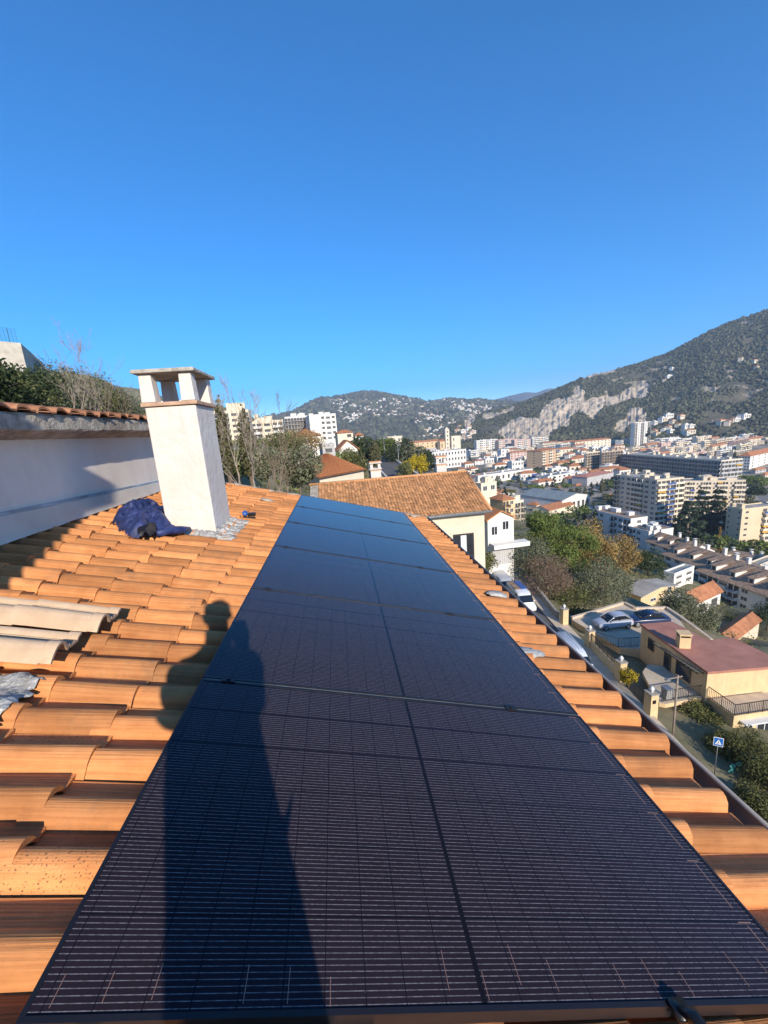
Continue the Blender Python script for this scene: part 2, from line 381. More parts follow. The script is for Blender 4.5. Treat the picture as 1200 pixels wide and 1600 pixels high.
# far hill with the villas, and the blue range behind everything
HS = skyl([(330,668),(400,655),(462,640),(480,630),(500,621),(522,621),(545,616),(570,614),(600,616),(640,622),(665,626),(700,624),(740,627),(800,630),(880,640)])
HX = hill('hill', M['farhill'], HS[0][0], HS[0][-1], 1500, 3000, (HS[0], HS[1]), 260, 90, 15, 45)
GS = skyl([(640,640),(700,634),(745,626),(770,624),(800,617),(820,612),(838,613),(855,607),(880,606),(960,606),(1040,612)])
hill('mountain_range', M['range'], GS[0][0], GS[0][-1], 4600, 6200, (GS[0], GS[1]), 160, 40, 25, 100)

# woods on the slopes: thousands of lumpy crowns in one mass
ico_v = []; 
def blob_set(name, P3, R3, m, seed, label):
    rng = np.random.default_rng(seed)
    t = (1 + 5**.5) / 2
    iv = np.array([(-1,t,0),(1,t,0),(-1,-t,0),(1,-t,0),(0,-1,t),(0,1,t),(0,-1,-t),(0,1,-t),(t,0,-1),(t,0,1),(-t,0,-1),(-t,0,1)]) / math.hypot(1, t)
    ifc = np.array([(0,11,5),(0,5,1),(0,1,7),(0,7,10),(0,10,11),(1,5,9),(5,11,4),(11,10,2),(10,7,6),(7,1,8),(3,9,4),(3,4,2),(3,2,6),(3,6,8),(3,8,9),(4,9,5),(2,4,11),(6,2,10),(8,6,7),(9,8,1)])
    n = len(P3); a = rng.uniform(0, 6.28, n); ca, sa = np.cos(a), np.sin(a)
    j = rng.uniform(.62, 1.3, (n, 12, 1)); v = iv[None] * j
    v = np.stack([v[...,0]*ca[:,None]-v[...,1]*sa[:,None], v[...,0]*sa[:,None]+v[...,1]*ca[:,None], v[...,2]*rng.uniform(.7,1.25,(n,1))], -1)
    V = (v * R3[:,None,None] + P3[:,None,:]).reshape(-1, 3)
    Fc = (ifc[None] + (np.arange(n)*12)[:,None,None]).reshape(-1, 3)
    o = mesh_np(name, V, Fc, m); tag(o, label, 'woods', kind='stuff'); return o
def scatter(grid, n, seed, rmin, rmax, dens):
    xx, yy, Hh, rk, T, A = grid; rng = np.random.default_rng(seed)
    ni, nj = xx.shape; out = []; rad = []
    fi = rng.uniform(0, ni - 3.01, n); fj = rng.uniform(0, nj - 1.01, n)
    i = fi.astype(int); j = fj.astype(int); a = fi - i; b = fj - j
    def bi(g): return g[i,j]*(1-a)*(1-b)+g[i+1,j]*a*(1-b)+g[i,j+1]*(1-a)*b+g[i+1,j+1]*a*b
    x, y, h, k = bi(xx), bi(yy), bi(Hh), bi(rk)
    c = fbm(x / 60, y / 60, 4, seed + 5)
    keep = (rng.uniform(0, 1, n) < np.clip((c - dens) * 6, 0, 1)) & (k < .22)
    r = rng.uniform(rmin, rmax, n) * (1 + .5*(rng.uniform(0,1,n) > .9))
    return np.stack([x, y, h + r*.25], -1)[keep], r[keep]
p3, r3 = scatter(MX, 85000, 3, 1.4, 3.9, .26); blob_set('mountain_woods', p3, r3, M['woods'], 1, 'dark scrub and pine woods covering the mountainside at right')
p3, r3 = scatter(HX, 26000, 4, 6, 13, .36); blob_set('hill_woods', p3, r3, M['woods'], 2, 'dark green woods covering the far central hill')
# ------------------------------------------------------------------ the house we stand on
def tile_mat(name, col, col2, comb=True, isl=.30):
    m = mat(name, col, .82, .25, .1, 7, col2=col2, island=isl, detail=7)
    n = m.node_tree.nodes; l = m.node_tree.links; b = n['Principled BSDF']
    tc = n.new('ShaderNodeTexCoord')
    # combed lines along the barrel and blotches of dust and lichen
    mp = n.new('ShaderNodeMapping'); mp.inputs['Scale'].default_value = (.35, 150, 150)
    l.new(tc.outputs['UV'], mp.inputs[0])
    cb = n.new('ShaderNodeTexNoise'); cb.inputs['Scale'].default_value = 1.0; cb.inputs['Detail'].default_value = 3
    mp.inputs['Scale'].default_value = (2.5, 170, 1); l.new(mp.outputs[0], cb.inputs['Vector'])
    bp = n.new('ShaderNodeBump'); bp.inputs['Strength'].default_value = .9 if comb else .2; bp.inputs['Distance'].default_value = .004
    l.new(cb.outputs['Fac'], bp.inputs['Height'])
    fine = n.new('ShaderNodeTexNoise'); fine.inputs['Scale'].default_value = 140; l.new(tc.outputs['Object'], fine.inputs['Vector'])
    bp2 = n.new('ShaderNodeBump'); bp2.inputs['Strength'].default_value = .25; bp2.inputs['Distance'].default_value = .003
    l.new(fine.outputs['Fac'], bp2.inputs['Height']); l.new(bp.outputs[0], bp2.inputs['Normal']); l.new(bp2.outputs[0], b.inputs['Normal'])
    src = b.inputs['Base Color'].links[0].from_socket
    lich = n.new('ShaderNodeTexNoise'); lich.inputs['Scale'].default_value = 2.2; lich.inputs['Detail'].default_value = 10; lich.inputs['Roughness'].default_value = .75
    l.new(tc.outputs['Object'], lich.inputs['Vector'])
    rp = n.new('ShaderNodeValToRGB'); rp.color_ramp.elements[0].position = .52; rp.color_ramp.elements[1].position = .74
    rp.color_ramp.elements[0].color = (0,0,0,1); rp.color_ramp.elements[1].color = (.62,.62,.62,1)
    l.new(lich.outputs['Fac'], rp.inputs[0])
    mx = n.new('ShaderNodeMix'); mx.data_type = 'RGBA'; mx.inputs[7].default_value = (.16,.115,.07,1)
    l.new(rp.outputs[0], mx.inputs[0]); l.new(src, mx.inputs[6])
    mc = n.new('ShaderNodeMix'); mc.data_type = 'RGBA'; mc.blend_type = 'MULTIPLY'
    rc = n.new('ShaderNodeValToRGB'); rc.color_ramp.elements[0].position = .35; rc.color_ramp.elements[1].position = .6
    rc.color_ramp.elements[0].color = (.74,.68,.62,1); rc.color_ramp.elements[1].color = (1.05,1.05,1.05,1)
    l.new(cb.outputs['Fac'], rc.inputs[0]); mc.inputs[0].default_value = .7 if comb else .3
    # black specks of lichen, heavier on some tiles
    sp = n.new('ShaderNodeTexNoise'); sp.inputs['Scale'].default_value = 150; sp.inputs['Detail'].default_value = 6; l.new(tc.outputs['Object'], sp.inputs['Vector'])
    gi = n.new('ShaderNodeNewGeometry'); th_ = n.new('ShaderNodeMapRange'); th_.inputs[1].default_value = .80; th_.inputs[2].default_value = 1.0; th_.inputs[3].default_value = .78; th_.inputs[4].default_value = .60 if comb else .75
    l.new(gi.outputs['Random Per Island'], th_.inputs[0]); gt = n.new('ShaderNodeMath'); gt.operation = 'GREATER_THAN'; l.new(sp.outputs['Fac'], gt.inputs[0]); l.new(th_.outputs[0], gt.inputs[1])
    ms = n.new('ShaderNodeMix'); ms.data_type = 'RGBA'; ms.inputs[7].default_value = (.07,.05,.035,1); fm = n.new('ShaderNodeMath'); fm.operation = 'MULTIPLY'; fm.inputs[1].default_value = .75
    l.new(gt.outputs[0], fm.inputs[0]); l.new(fm.outputs[0], ms.inputs[0]); l.new(mx.outputs[2], ms.inputs[6]); mx = ms
    l.new(mx.outputs[2], mc.inputs[6]); l.new(rc.outputs[0], mc.inputs[7]); l.new(mc.outputs[2], b.inputs['Base Color'])
    return m
M['tile'] = tile_mat('terracotta roof tiles', (.62,.272,.102), (.50,.20,.07))
M['tile_old'] = tile_mat('old terracotta tiles', (.42,.20,.10), (.30,.13,.07), False)
M['tile_cream'] = tile_mat('cream clay tile', (.52,.39,.265), (.46,.32,.21), False)
M['tile_nb'] = tile_mat('brown orange clay tiles', (.66,.35,.155), (.44,.21,.09), False, .34)
M['tile_or'] = tile_mat('orange clay tiles', (.60,.25,.09), (.50,.19,.07), False, .14)

def tiles(name, parent, m, frame, d_ends, ys, amp=.060, frac=.61, lift=.02, na=12, over=.07, seed=1, jit=.004, base=0.0, skip=None):
    """one skin of overlapping barrel tiles. frame(d, y, h) -> world; d_ends: lower ends of courses; ys: row starts"""
    rng = np.random.default_rng(seed); V = []; Fc = []; UV = []
    p = ys[1] - ys[0]
    tt = np.linspace(0, 1, na)
    prof = np.where(tt < frac, np.sin(np.pi * np.clip(tt / frac, 0, 1))**.75 * amp, 0) 
    prof = np.where(tt >= frac, -.004, prof); prof[0] = -.022
    for k in range(len(d_ends) - 1):
        for y in ys:
            if skip and skip(d_ends[k+1], y): continue
            d0 = d_ends[k] - over; d1 = d_ends[k+1] + rng.normal(0, jit * 1.6)
            jy = rng.normal(0, jit); jh = abs(rng.normal(0, jit * .6)); sk = rng.normal(0, jit)
            o = len(V); u0 = rng.uniform(0, 50)
            for a, (d, lf) in enumerate(((d0, 0), ((d0*.4+d1*.6), .6), (d1, 1))):
                for q, t in enumerate(tt):
                    V.append(frame(d, y + t * p * 1.03 + jy + sk * lf, base + prof[q] * (.93 + .07*lf) + lift * lf + jh)); UV.append((d + u0, y + t*p + u0))
            for q, t in enumerate(tt):      # thickness of the lower edge
                V.append(frame(d1 - .001, y + t * p * 1.03 + jy + sk, base + prof[q] * .8 + lift + jh - .016)); UV.append((d1 + u0, y + t*p))
            for a in range(3):
                for q in range(na - 1): Fc.append((o+a*na+q, o+(a+1)*na+q, o+(a+1)*na+q+1, o+a*na+q+1))
    ob = mesh_np(name, np.array([tuple(v) for v in V]), np.array(Fc), m, parent, smooth=True)
    uv = ob.data.uv_layers.new(name='UVMap'); UV = np.array(UV, np.float32)
    li = np.empty(len(ob.data.loops), np.int32); ob.data.loops.foreach_get('vertex_index', li)
    uv.data.foreach_set('uv', UV[li].ravel())
    me = ob.data
    mk = ob.modifiers.new('edges', 'EDGE_SPLIT'); mk.split_angle = R_(50)
    return ob

house = thing('tiled_house', 'terracotta tiled roof sloping to the right, with solar panels lying on it', 'house', (0, 3, -8))
iv = house.matrix_basis.inverted()
HB = 1.345                                          # base of the tiles below the camera plane
fr = lambda d, y, h: iv @ RP(d, y, HB - h)
ends = [-2.62, -2.30, -1.97, -1.645, -1.32, -0.995, -0.67, -0.345, -.02, .305, .63, .955, 1.28, 1.645, 2.05]
PITCH = .1828
rows = [1.305 + PITCH * k for k in range(-24, 35)]
tiles('roof', house, M['tile'], fr, ends, rows, seed=4, jit=.006)
b = MB()                                            # boarding and mortar below the tiles, verge at the far end
b.add([RP(-2.7,-3.2,HB+.02),RP(2.0,-3.2,HB+.02),RP(2.0,7.62,HB+.02),RP(-2.7,7.62,HB+.02),RP(-2.7,-3.2,HB+.14),RP(2.0,-3.2,HB+.14),RP(2.0,7.62,HB+.14),RP(-2.7,7.62,HB+.14)],
      [(0,1,2,3),(7,6,5,4),(0,4,5,1),(1,5,6,2),(2,6,7,3),(3,7,4,0)])
b.build('roof_deck', M['concrete'], house, world=True)
b = MB()
rng = random.Random(3)
pts = [RP(-2.6 + .1*k, 7.60 + rng.uniform(-.012,.012) + (.03 if k % 2 else 0), HB - .035 + rng.uniform(-.01,.01)) for k in range(47)]
b.tube(pts, [.045 + rng.uniform(-.008,.01) for _ in pts], 8)
b.build('verge', M['concrete'], house, smooth=True, world=True)
b = MB()
b.bx(-2.5, 1.50, -3.1, 7.5, -9, -2.05)
b.build('wall', M['stucco_cream'], house, world=True)
b = MB()                                            # half round gutter with rolled outer rim
gx, gzz = 1.628, -1.832
for (r, mi) in ((.056, 0),):
    prof = [(gx + r*math.cos(a), gzz + r*math.sin(a)) for a in np.linspace(math.pi, 2*math.pi, 11)] + [(gx + r + .006, gzz + .035)]
    inn = [(x - .0*(x-gx), z + .004) for x, z in prof]
    n = len(prof); vs = [(x, -3.2, z) for x, z in prof] + [(x, 7.7, z) for x, z in prof]
    b.add(vs, [(q, q+1, n+q+1, n+q) for q in range(n-1)])
b.build('gutter', mat('brown painted gutter', (.27,.19,.14), .8, .3, .15, 4), house, smooth=True, world=True)
b = MB(); b.tube([(gx+.064, -3.2, gzz+.033), (gx+.064, 7.7, gzz+.033)], .012, 8)
b.build('gutter_rim', mat('weathered grey gutter rim', (.36,.32,.28), .8, .3, .1, 4), house, smooth=True, world=True)

# ------------------------------------------------------------------ solar panels
def cell_mat():
    m = bpy.data.materials.new('black solar cells under glass'); m.use_nodes = True
    n = m.node_tree.nodes; l = m.node_tree.links; b = n['Principled BSDF']
    tc = n.new('ShaderNodeTexCoord'); sx = n.new('ShaderNodeSeparateXYZ'); l.new(tc.outputs['Object'], sx.inputs[0])
    def mth(op, a, c=None):
        q = n.new('ShaderNodeMath'); q.operation = op
        for k, v in enumerate((a, c)):
            if v is None: continue
            if isinstance(v, (int, float)): q.inputs[k].default_value = v
            else: l.new(v, q.inputs[k])
        return q.outputs[0]
    X, Yv = sx.outputs['X'], sx.outputs['Y']
    def line(src, pitch, half, off=0.0):
        fr_ = mth('FRACT', mth('DIVIDE', mth('ADD', src, off), pitch)); d = mth('ABSOLUTE', mth('SUBTRACT', fr_, .5))
        return mth('LESS_THAN', d, half / pitch)
    bus = line(Yv, .0114, .0008)
    # glints on the wires, painted into the base colour as short dashes
    nz = n.new('ShaderNodeTexNoise'); nz.inputs['Scale'].default_value = 1.0; nz.inputs['Detail'].default_value = 2
    mp = n.new('ShaderNodeMapping'); mp.inputs['Scale'].default_value = (110, 88, 1); l.new(tc.outputs['Object'], mp.inputs[0]); l.new(mp.outputs[0], nz.inputs['Vector'])
    dash = n.new('ShaderNodeMapRange'); dash.inputs[1].default_value = .35; dash.inputs[2].default_value = .68; l.new(nz.outputs['Fac'], dash.inputs[0])
    gapx = line(X, .0945, .0012, .0945*.5); gapy = line(Yv, .1835, .0020, .1835*.5)
    mid = mth('LESS_THAN', mth('ABSOLUTE', X), .007)
    gaps = mth('MAXIMUM', mth('MAXIMUM', gapx, gapy), mid)
    fine = line(X, .0021, .00022)
    busd = mth('MULTIPLY', mth('MULTIPLY', bus, mth('SUBTRACT', 1.0, gaps)), mth('ADD', mth('MULTIPLY', dash.outputs[0], .6), .4))
    big = n.new('ShaderNodeTexNoise'); big.inputs['Scale'].default_value = 5; big.inputs['Detail'].default_value = 6; l.new(tc.outputs['Object'], big.inputs['Vector'])
    cr = n.new('ShaderNodeValToRGB'); cr.color_ramp.elements[0].color = (.014,.010,.014,1); cr.color_ramp.elements[1].color = (.030,.020,.027,1)
    l.new(big.outputs['Fac'], cr.inputs[0])
    m1 = n.new('ShaderNodeMix'); m1.data_type = 'RGBA'; l.new(gaps, m1.inputs[0]); l.new(cr.outputs[0], m1.inputs[6]); m1.inputs[7].default_value = (.007,.007,.010,1)
    m2 = n.new('ShaderNodeMix'); m2.data_type = 'RGBA'; l.new(busd, m2.inputs[0]); l.new(m1.outputs[2], m2.inputs[6]); m2.inputs[7].default_value = (.25,.235,.24,1)
    m3 = n.new('ShaderNodeMix'); m3.data_type = 'RGBA'; l.new(mth('MULTIPLY', fine, .10), m3.inputs[0]); l.new(m2.outputs[2], m3.inputs[6]); m3.inputs[7].default_value = (.16,.13,.17,1)
    # dust film and a few droppings
    dn = n.new('ShaderNodeTexNoise'); dn.inputs['Scale'].default_value = 230; dn.inputs['Detail'].default_value = 2; l.new(tc.outputs['Object'], dn.inputs['Vector'])
    dr = n.new('ShaderNodeValToRGB'); dr.color_ramp.elements[0].position = .70; dr.color_ramp.elements[1].position = .80
    dr.color_ramp.elements[0].color = (0,0,0,1); dr.color_ramp.elements[1].color = (.5,.5,.5,1); l.new(dn.outputs['Fac'], dr.inputs[0])
    m4 = n.new('ShaderNodeMix'); m4.data_type = 'RGBA'; l.new(dr.outputs[0], m4.inputs[0]); l.new(m3.outputs[2], m4.inputs[6]); m4.inputs[7].default_value = (.16,.14,.14,1)
    l.new(m4.outputs[2], b.inputs['Base Color'])
    b.inputs['Roughness'].default_value = .14; b.inputs['IOR'].default_value = 1.45; b.inputs['Specular IOR Level'].default_value = 0.0
    # anti-reflective glass: little mirror face on, a strong one at a grazing look
    fz = n.new('ShaderNodeFresnel'); fz.inputs['IOR'].default_value = 1.95; gl_ = n.new('ShaderNodeBsdfGlossy'); gl_.inputs['Roughness'].default_value = .10
    ms_ = n.new('ShaderNodeMixShader'); l.new(mth('MAXIMUM', mth('MULTIPLY', mth('SUBTRACT', fz.outputs[0], .100), 1.3), .006), ms_.inputs[0]); l.new(b.outputs[0], ms_.inputs[1]); l.new(gl_.outputs[0], ms_.inputs[2]); l.new(ms_.outputs[0], n['Material Output'].inputs['Surface'])
    sm = n.new('ShaderNodeTexNoise'); sm.inputs['Scale'].default_value = 3; sm.inputs['Detail'].default_value = 8; l.new(tc.outputs['Object'], sm.inputs['Vector'])
    rr_ = n.new('ShaderNodeMapRange'); rr_.inputs[3].default_value = .05; rr_.inputs[4].default_value = .13; l.new(sm.outputs['Fac'], rr_.inputs[0]); l.new(rr_.outputs[0], gl_.inputs['Roughness'])
    return m
M['cells'] = cell_mat()
M['pv_frame'] = mat('black anodised frame', (.022,.020,.024), .35, .5, .1, 3, metal=.3)
M['copper'] = mat('copper ribbon', (.62,.30,.19), .35, .5, .08, 20, metal=.6)
PW, PL, PP = 1.956, 1.112, 1.126
X0 = -.41
frame_mb = MB(); t = .011; z0, z1 = -.034, .0015
frame_mb.bx(-PW/2, PW/2, 0, t, z0, z1); frame_mb.bx(-PW/2, PW/2, PL-t, PL, z0, z1); frame_mb.bx(-PW/2, -PW/2+t, t, PL-t, z0, z1); frame_mb.bx(PW/2-t, PW/2, t, PL-t, z0, z1)
frame_me = frame_mb.me('frame', M['pv_frame'])
g = MB(); g.bx(-PW/2+t, PW/2-t, t+.0005, PL-t, -.006, -.001); glass_me = g.me('laminate', M['cells'])
# the laminate's pattern is centred on the panel
rb = MB()
for k in range(6):
    yy = t + .01 + k*.1835
    rb.bx(PW/2-.052, PW/2-.0490, yy+.015, yy+.150, -.001, -.0004); rb.bx(PW/2-.075, PW/2-.028, yy+.158, yy+.1606, -.001, -.0004)
ribR = rb.me('ribbon', M['copper'])
rb = MB(); ribX = []
for k in range(20):
    if k in (3, 7, 8, 13, 17): continue
    ribX.append(-PW/2 + .0945*k + .045)
rb.bx(0, .0014, .034, .100, -.001, -.0004)
ribB = rb.me('ribbon', M['copper'])
js = MB(); js.bx(-PW/2+.004, PW/2-.004, -.0125, -.0025, -.02, -.0015); js_me = js.me('joint_highlight', mat('pale joint highlight', (.26,.24,.20), .5, .4, .2, 8, metal=.3))  # pale strip added for the edge highlight and rail showing between panels
cl = MB(); cl.bx(-.03, .03, -.022, .008, .0016, .006); cl.tube([(0,-.007,.006),(0,-.007,.013)], .008, 8); cl.bx(-.022,.022,-.0135,-.0005,-.03,.0016)
cl_me = cl.me('clamp', M['pv_frame'])
plabels = ['nearest black solar panel, crossed by the shadow of a person', 'black solar panel second from the camera, with the shadow of a head on its edge', 'dark blue solar panel, third up the row from the camera',
           'blue solar panel just beyond the middle of the row', 'sky blue solar panel next to the last one', 'farthest sky blue solar panel at the end of the row']
basis = Matrix(((DV[0], 0, NV[0]), (0, 1, 0), (DV[2], 0, NV[2]))).to_4x4()
for k in range(6):
    o = thing('solar_panel', plabels[k], 'solar panel', group='solar panels in a row on the tiled roof')
    o.matrix_basis = Matrix.Translation(RP(X0 + PW/2, .644 + PP*k, 1.225)) @ basis
    inst('frame', frame_me, o); gl = inst('laminate', glass_me, o); inst('ribbon', ribR, gl)
    if k:
        inst('joint_highlight', js_me, o)
    if k == 0:
        for xr_ in ribX: inst('ribbon', ribB, gl, (xr_, random.uniform(-.012,.012), 0), 0, (1, random.uniform(.7,1.25), 1))
    for cx in (-PW/2 + .12, PW/2 - .40):
        if k: inst('clamp', cl_me, o, (cx, 0, 0))
    if k == 0:
        c2 = MB(); c2.tube([(.50,-.01,.012),(.515,-.035,.028),(.525,-.075,.02),(.54,-.12,-.01)], [.010,.016,.018,.012], 8); c2.bx(.485,.53,-.03,.012,.002,.012)
        c2.build('clamp', M['plastic_blk'], o, smooth=True)
# mounting rail seen along each joint: two aluminium rails run under the row, resting on tile hooks
rail = thing('mounting_rail', 'black rails under the solar panels, just showing at the near end', 'rail', RP(0,.55,1.26))
for d in (X0 + .12, X0 + PW - .40):
    rm = MB(); a = RP(d, .50, 1.279); c = RP(d, 7.45, 1.279); rm.bar(a, c, .034, .034); rm.build('rail', M['pv_frame'], rail, world=True)

# ------------------------------------------------------------------ upper house on the left
upper = thing('upper_house', 'white rendered upper wall with a concrete eave and old tiles on top', 'house', (-2.596, 3.5, -.6))
M['white_wall'] = mat('white wall render', (.86,.775,.675), .92, .2, .06, 1.4, bump=.12, bscale=50)
streaks(M['white_wall'], .30, (2,2,.4), (.45,.40,.35))
WX, WE = -2.596, 7.1
b = MB(); b.bx(-7.5, WX, -6, WE, -6, .15); b.build('wall', M['white_wall'], upper, world=True)
# concrete eave: soffit cove and fascia with an uneven lower edge
b = MB(); ys = np.linspace(-1.0, WE + .15, 90); rr2 = random.Random(5)
prof = lambda e: [(WX-.02, .128), (WX+.05, .136), (WX+.12, .165+e*.4), (WX+.20, .188+e), (WX+.212, .20+e), (WX+.212, .305), (WX+.19, .33), (WX-.2, .37)]
vs = []
for y in ys: vs += [(x + rr2.uniform(-.004,.004), y, z + rr2.uniform(-.003,.003)) for x, z in prof(rr2.uniform(-.006,.008))]
n = 8; b.add(vs, [(i*n+j, i*n+j+1, (i+1)*n+j+1, (i+1)*n+j) for i in range(len(ys)-1) for j in range(n-1)] + [tuple(range(n-1,-1,-1)), tuple((len(ys)-1)*n+j for j in range(n))])
M['fascia'] = mat('stained concrete fascia', (.60,.54,.45), .95, .1, .1, 9, col2=(.24,.21,.17), bump=.6, bscale=45, detail=9)
b.build('eave', M['fascia'], upper, world=True, smooth=False)
ivu = upper.matrix_basis.inverted()
tl = R_(9.3)
fu = lambda d, y, h: ivu @ Vector((WX + .245 - 3.2*math.cos(tl) + d*math.cos(tl) , y, .335 + 3.2*math.sin(tl) - d*math.sin(tl) + h))
tiles('roof', upper, M['tile_old'], fu, [0,.4,.8,1.2,1.6,2.0,2.4,2.8,3.2], [-1.0 + .21*k for k in range(40)], amp=.035, frac=.7, lift=.014, na=9, seed=9, jit=.007)
b = MB(); b.add([(WX+.18,-1,.33),(WX+.18,WE+.12,.33),(-5.3,WE+.12,.80),(-5.3,-1,.80),(WX+.18,-1,.30),(WX+.18,WE+.12,.30),(-5.3,WE+.12,.77),(-5.3,-1,.77)],
     [(0,1,2,3),(7,6,5,4),(0,4,5,1),(1,5,6,2),(2,6,7,3),(3,7,4,0)]); b.build('roof_deck', M['concrete'], upper, world=True)
# sheet apron where the wall meets the tiles, with a painted drip strip above it
b = MB(); ys = np.linspace(-2.5, WE, 60); vs = []
for y in ys:
    e = rr2.uniform(-.004,.004)
    zs_ = -.424 - .028*(y-3.3); vs += [(WX+.006, y, zs_+e*.5), (WX+.03, y, zs_-.014+e), (WX+.035, y, zs_-.02+e), (WX+.06, y, -.60+e), (WX+.072, y, -.635+e)]
n = 5; b.add(vs, [(i*n+j, (i+1)*n+j, (i+1)*n+j+1, i*n+j+1) for i in range(len(ys)-1) for j in range(n-1)])
b.build('apron', mat('pale sheet apron', (.62,.57,.49), .6, .3, .08, 2), upper, world=True)
b = MB(); za, zb = -.424 - .028*(-2.5-3.3), -.424 - .028*(WE-3.3); b.add([(WX-.01,-2.5,za-.012),(WX+.03,-2.5,za-.012),(WX+.03,WE,zb-.012),(WX-.01,WE,zb-.012),(WX-.01,-2.5,za+.012),(WX+.026,-2.5,za+.012),(WX+.026,WE,zb+.012),(WX-.01,WE,zb+.012)], [(0,3,2,1),(4,5,6,7),(0,1,5,4),(1,2,6,5),(2,3,7,6),(3,0,4,7)]); b.build('drip_strip', mat('bluish zinc strip', (.34,.40,.46), .55, .5, .3, 2.5, metal=.2), upper, world=True)
# unseen taller wing added behind the viewer, shaped to throw the stepped shadow on the wall
b = MB(); b.bx(-7.5, -1.09, -6, -1.0, -6, 2.1); b.build('wing', M['white_wall'], upper, world=True)
b = MB(); b.bx(-7.6, -.95, -6, -.98, 2.103, 2.40); b.build('wing_roof', M['concrete'], upper, world=True)

# ------------------------------------------------------------------ chimney
M['chim'] = streaks(mat('chalky white render with ochre stains', (.76,.71,.65), .95, .15, .03, 2.6, col2=(.71,.61,.52), bump=.45, bscale=14, detail=8), .45, (7,7,.8), (.50,.38,.28))
chy = thing('chimney', 'tall white rendered chimney with an open cap on small posts', 'chimney', (-1.625, 4.71, -.9), 0)
def taper(mb, x0, x1, y0, y1, z0, z1, e, m=0):
    mb.add([(x0+e,y0+e,z0),(x1-e,y0+e,z0),(x1-e,y1-e,z0),(x0+e,y1-e,z0),(x0,y0,z1),(x1,y0,z1),(x1,y1,z1),(x0,y1,z1)],
           [(0,3,2,1),(4,5,6,7),(0,1,5,4),(1,2,6,5),(2,3,7,6),(3,0,4,7)], m)
b = MB(); taper(b, -.246, .246, -.31, .31, -.35, 1.285, -.004)
b.build('stack', M['chim'], chy, bevel=.012)
b = MB(); b.bx(-.272, .272, -.335, .335, 1.287, 1.325); b.build('brick_course', mat('clay course', (.62,.40,.27), .9, .2, .15, 8), chy, bevel=.006)
pm = MB(); taper(pm, -.045, .045, -.05, .05, 0, .255, .0)
post_me = None
for px_, py_ in ((-.19,-.26),(.19,-.26),(-.19,.26),(.19,.26)):
    q = MB(); taper(q, px_-.058, px_+.058, py_-.065, py_+.065, 1.326, 1.60, -.010); q.build('post', M['chim'], chy, bevel=.008)
b = MB(); b.bx(-.298, .298, -.372, .372, 1.602, 1.640); b.build('cap_slab', mat('lichened cap slab', (.58,.53,.45), .95, .1, .1, 9, col2=(.28,.24,.19), bump=.5, bscale=40, detail=9), chy, bevel=.01)
q = MB(); q.bx(-.12,.12,-.18,.18,1.322,1.332); q.build('flue_top', M['plastic_blk'], chy)
# lead flashing dressed over the tiles around the chimney foot
M['lead'] = mat('dull crumpled lead', (.50,.48,.44), .55, .5, .18, 12, metal=.35, bump=.6, bscale=50)
def drape(name, d0, d1, y0, y1, nd, ny, h, parent, m, seed, amp=.05, crump=.008, edge=.02):
    rng = np.random.default_rng(seed); V = []; iv_ = parent.matrix_basis.inverted()
    for i in range(nd):
        for j in range(ny):
            d = d0 + (d1-d0)*i/(nd-1); y = y0 + (y1-y0)*j/(ny-1)
            if i in (0, nd-1): d += rng.normal(0, edge)
            if j in (0, ny-1): y += rng.normal(0, edge)
            ph = ((y - 1.305) / PITCH) % 1
            hh = h + amp * (math.sin(math.pi * min(ph/.61, 1))**.75 if ph < .61 else 0) + .02*(((d+.02) % .325)/.325) + rng.normal(0, crump)
            V.append(iv_ @ RP(d, y, HB - hh))
    Fc = [(i*ny+j, (i+1)*ny+j, (i+1)*ny+j+1, i*ny+j+1) for i in range(nd-1) for j in range(ny-1)]
    o = mesh_np(name, np.array([tuple(v) for v in V]), np.array(Fc), m, parent, smooth=True)
    so = o.modifiers.new('thickness', 'SOLIDIFY'); so.thickness = .004
    return o
drape('flashing', -1.60, -1.02, 4.14, 4.46, 22, 40, .016, chy, M['lead'], 2)
drape('flashing', -1.20, -.86, 4.18, 5.05, 14, 90, .018, chy, M['lead'], 3)

# ------------------------------------------------------------------ loose things on the roof
def loose_tile(d, y, h, rot, label, L=.42):
    t = thing('loose_tile', label, 'roof tile', group='loose cream tiles laid on the roof')
    t.matrix_basis = Matrix.Translation(RP(d, y, HB - h)) @ basis @ Matrix.Rotation(rot, 4, 'Z')
    tt = np.linspace(0, 1, 24); p = .215; mb = MB(); prof = []
    for q in tt:
        if q < .50: z = .062 * math.sin(math.pi * q/.50)**.8
        elif q < .56: z = .0
        elif q < .60: z = .016
        elif q < .88: z = .004
        elif q < .94: z = .018
        else: z = .024
        prof.append((q*p, z))
    xs = [-L/2, -L/2+.02, L/2-.05, L/2-.045, L/2]; zz = [0, .0, .004, .010, .010]
    n = len(prof); vs = [(x, yq, zq + zz[k]) for k, x in enumerate(xs) for yq, zq in prof]
    mb.add(vs, [(k*n+j, (k+1)*n+j, (k+1)*n+j+1, k*n+j+1) for k in range(len(xs)-1) for j in range(n-1)])
    o = mb.build('body', M['tile_cream'], t, smooth=True)
    so = o.modifiers.new('thickness', 'SOLIDIFY'); so.thickness = .013; so.offset = 1
    es = o.modifiers.new('edges', 'EDGE_SPLIT'); es.split_angle = R_(40)
    rb_ = MB(); rb_.bx(-L/2+.06, L/2-.10, .142, .150, .017, .026); rb_.bx(-L/2+.03, L/2-.07, .166, .173, .017, .025); rb_.build('rib', M['tile_cream'], t, bevel=.002)
    return t
loose_tile(-1.57, 2.06, .095, R_(1), 'cream loose tile at the left edge, its barrel running under the one beside it')
loose_tile(-1.22, 2.05, .112, R_(-1), 'cream loose tile with a white chip, nearest to the blue jacket')
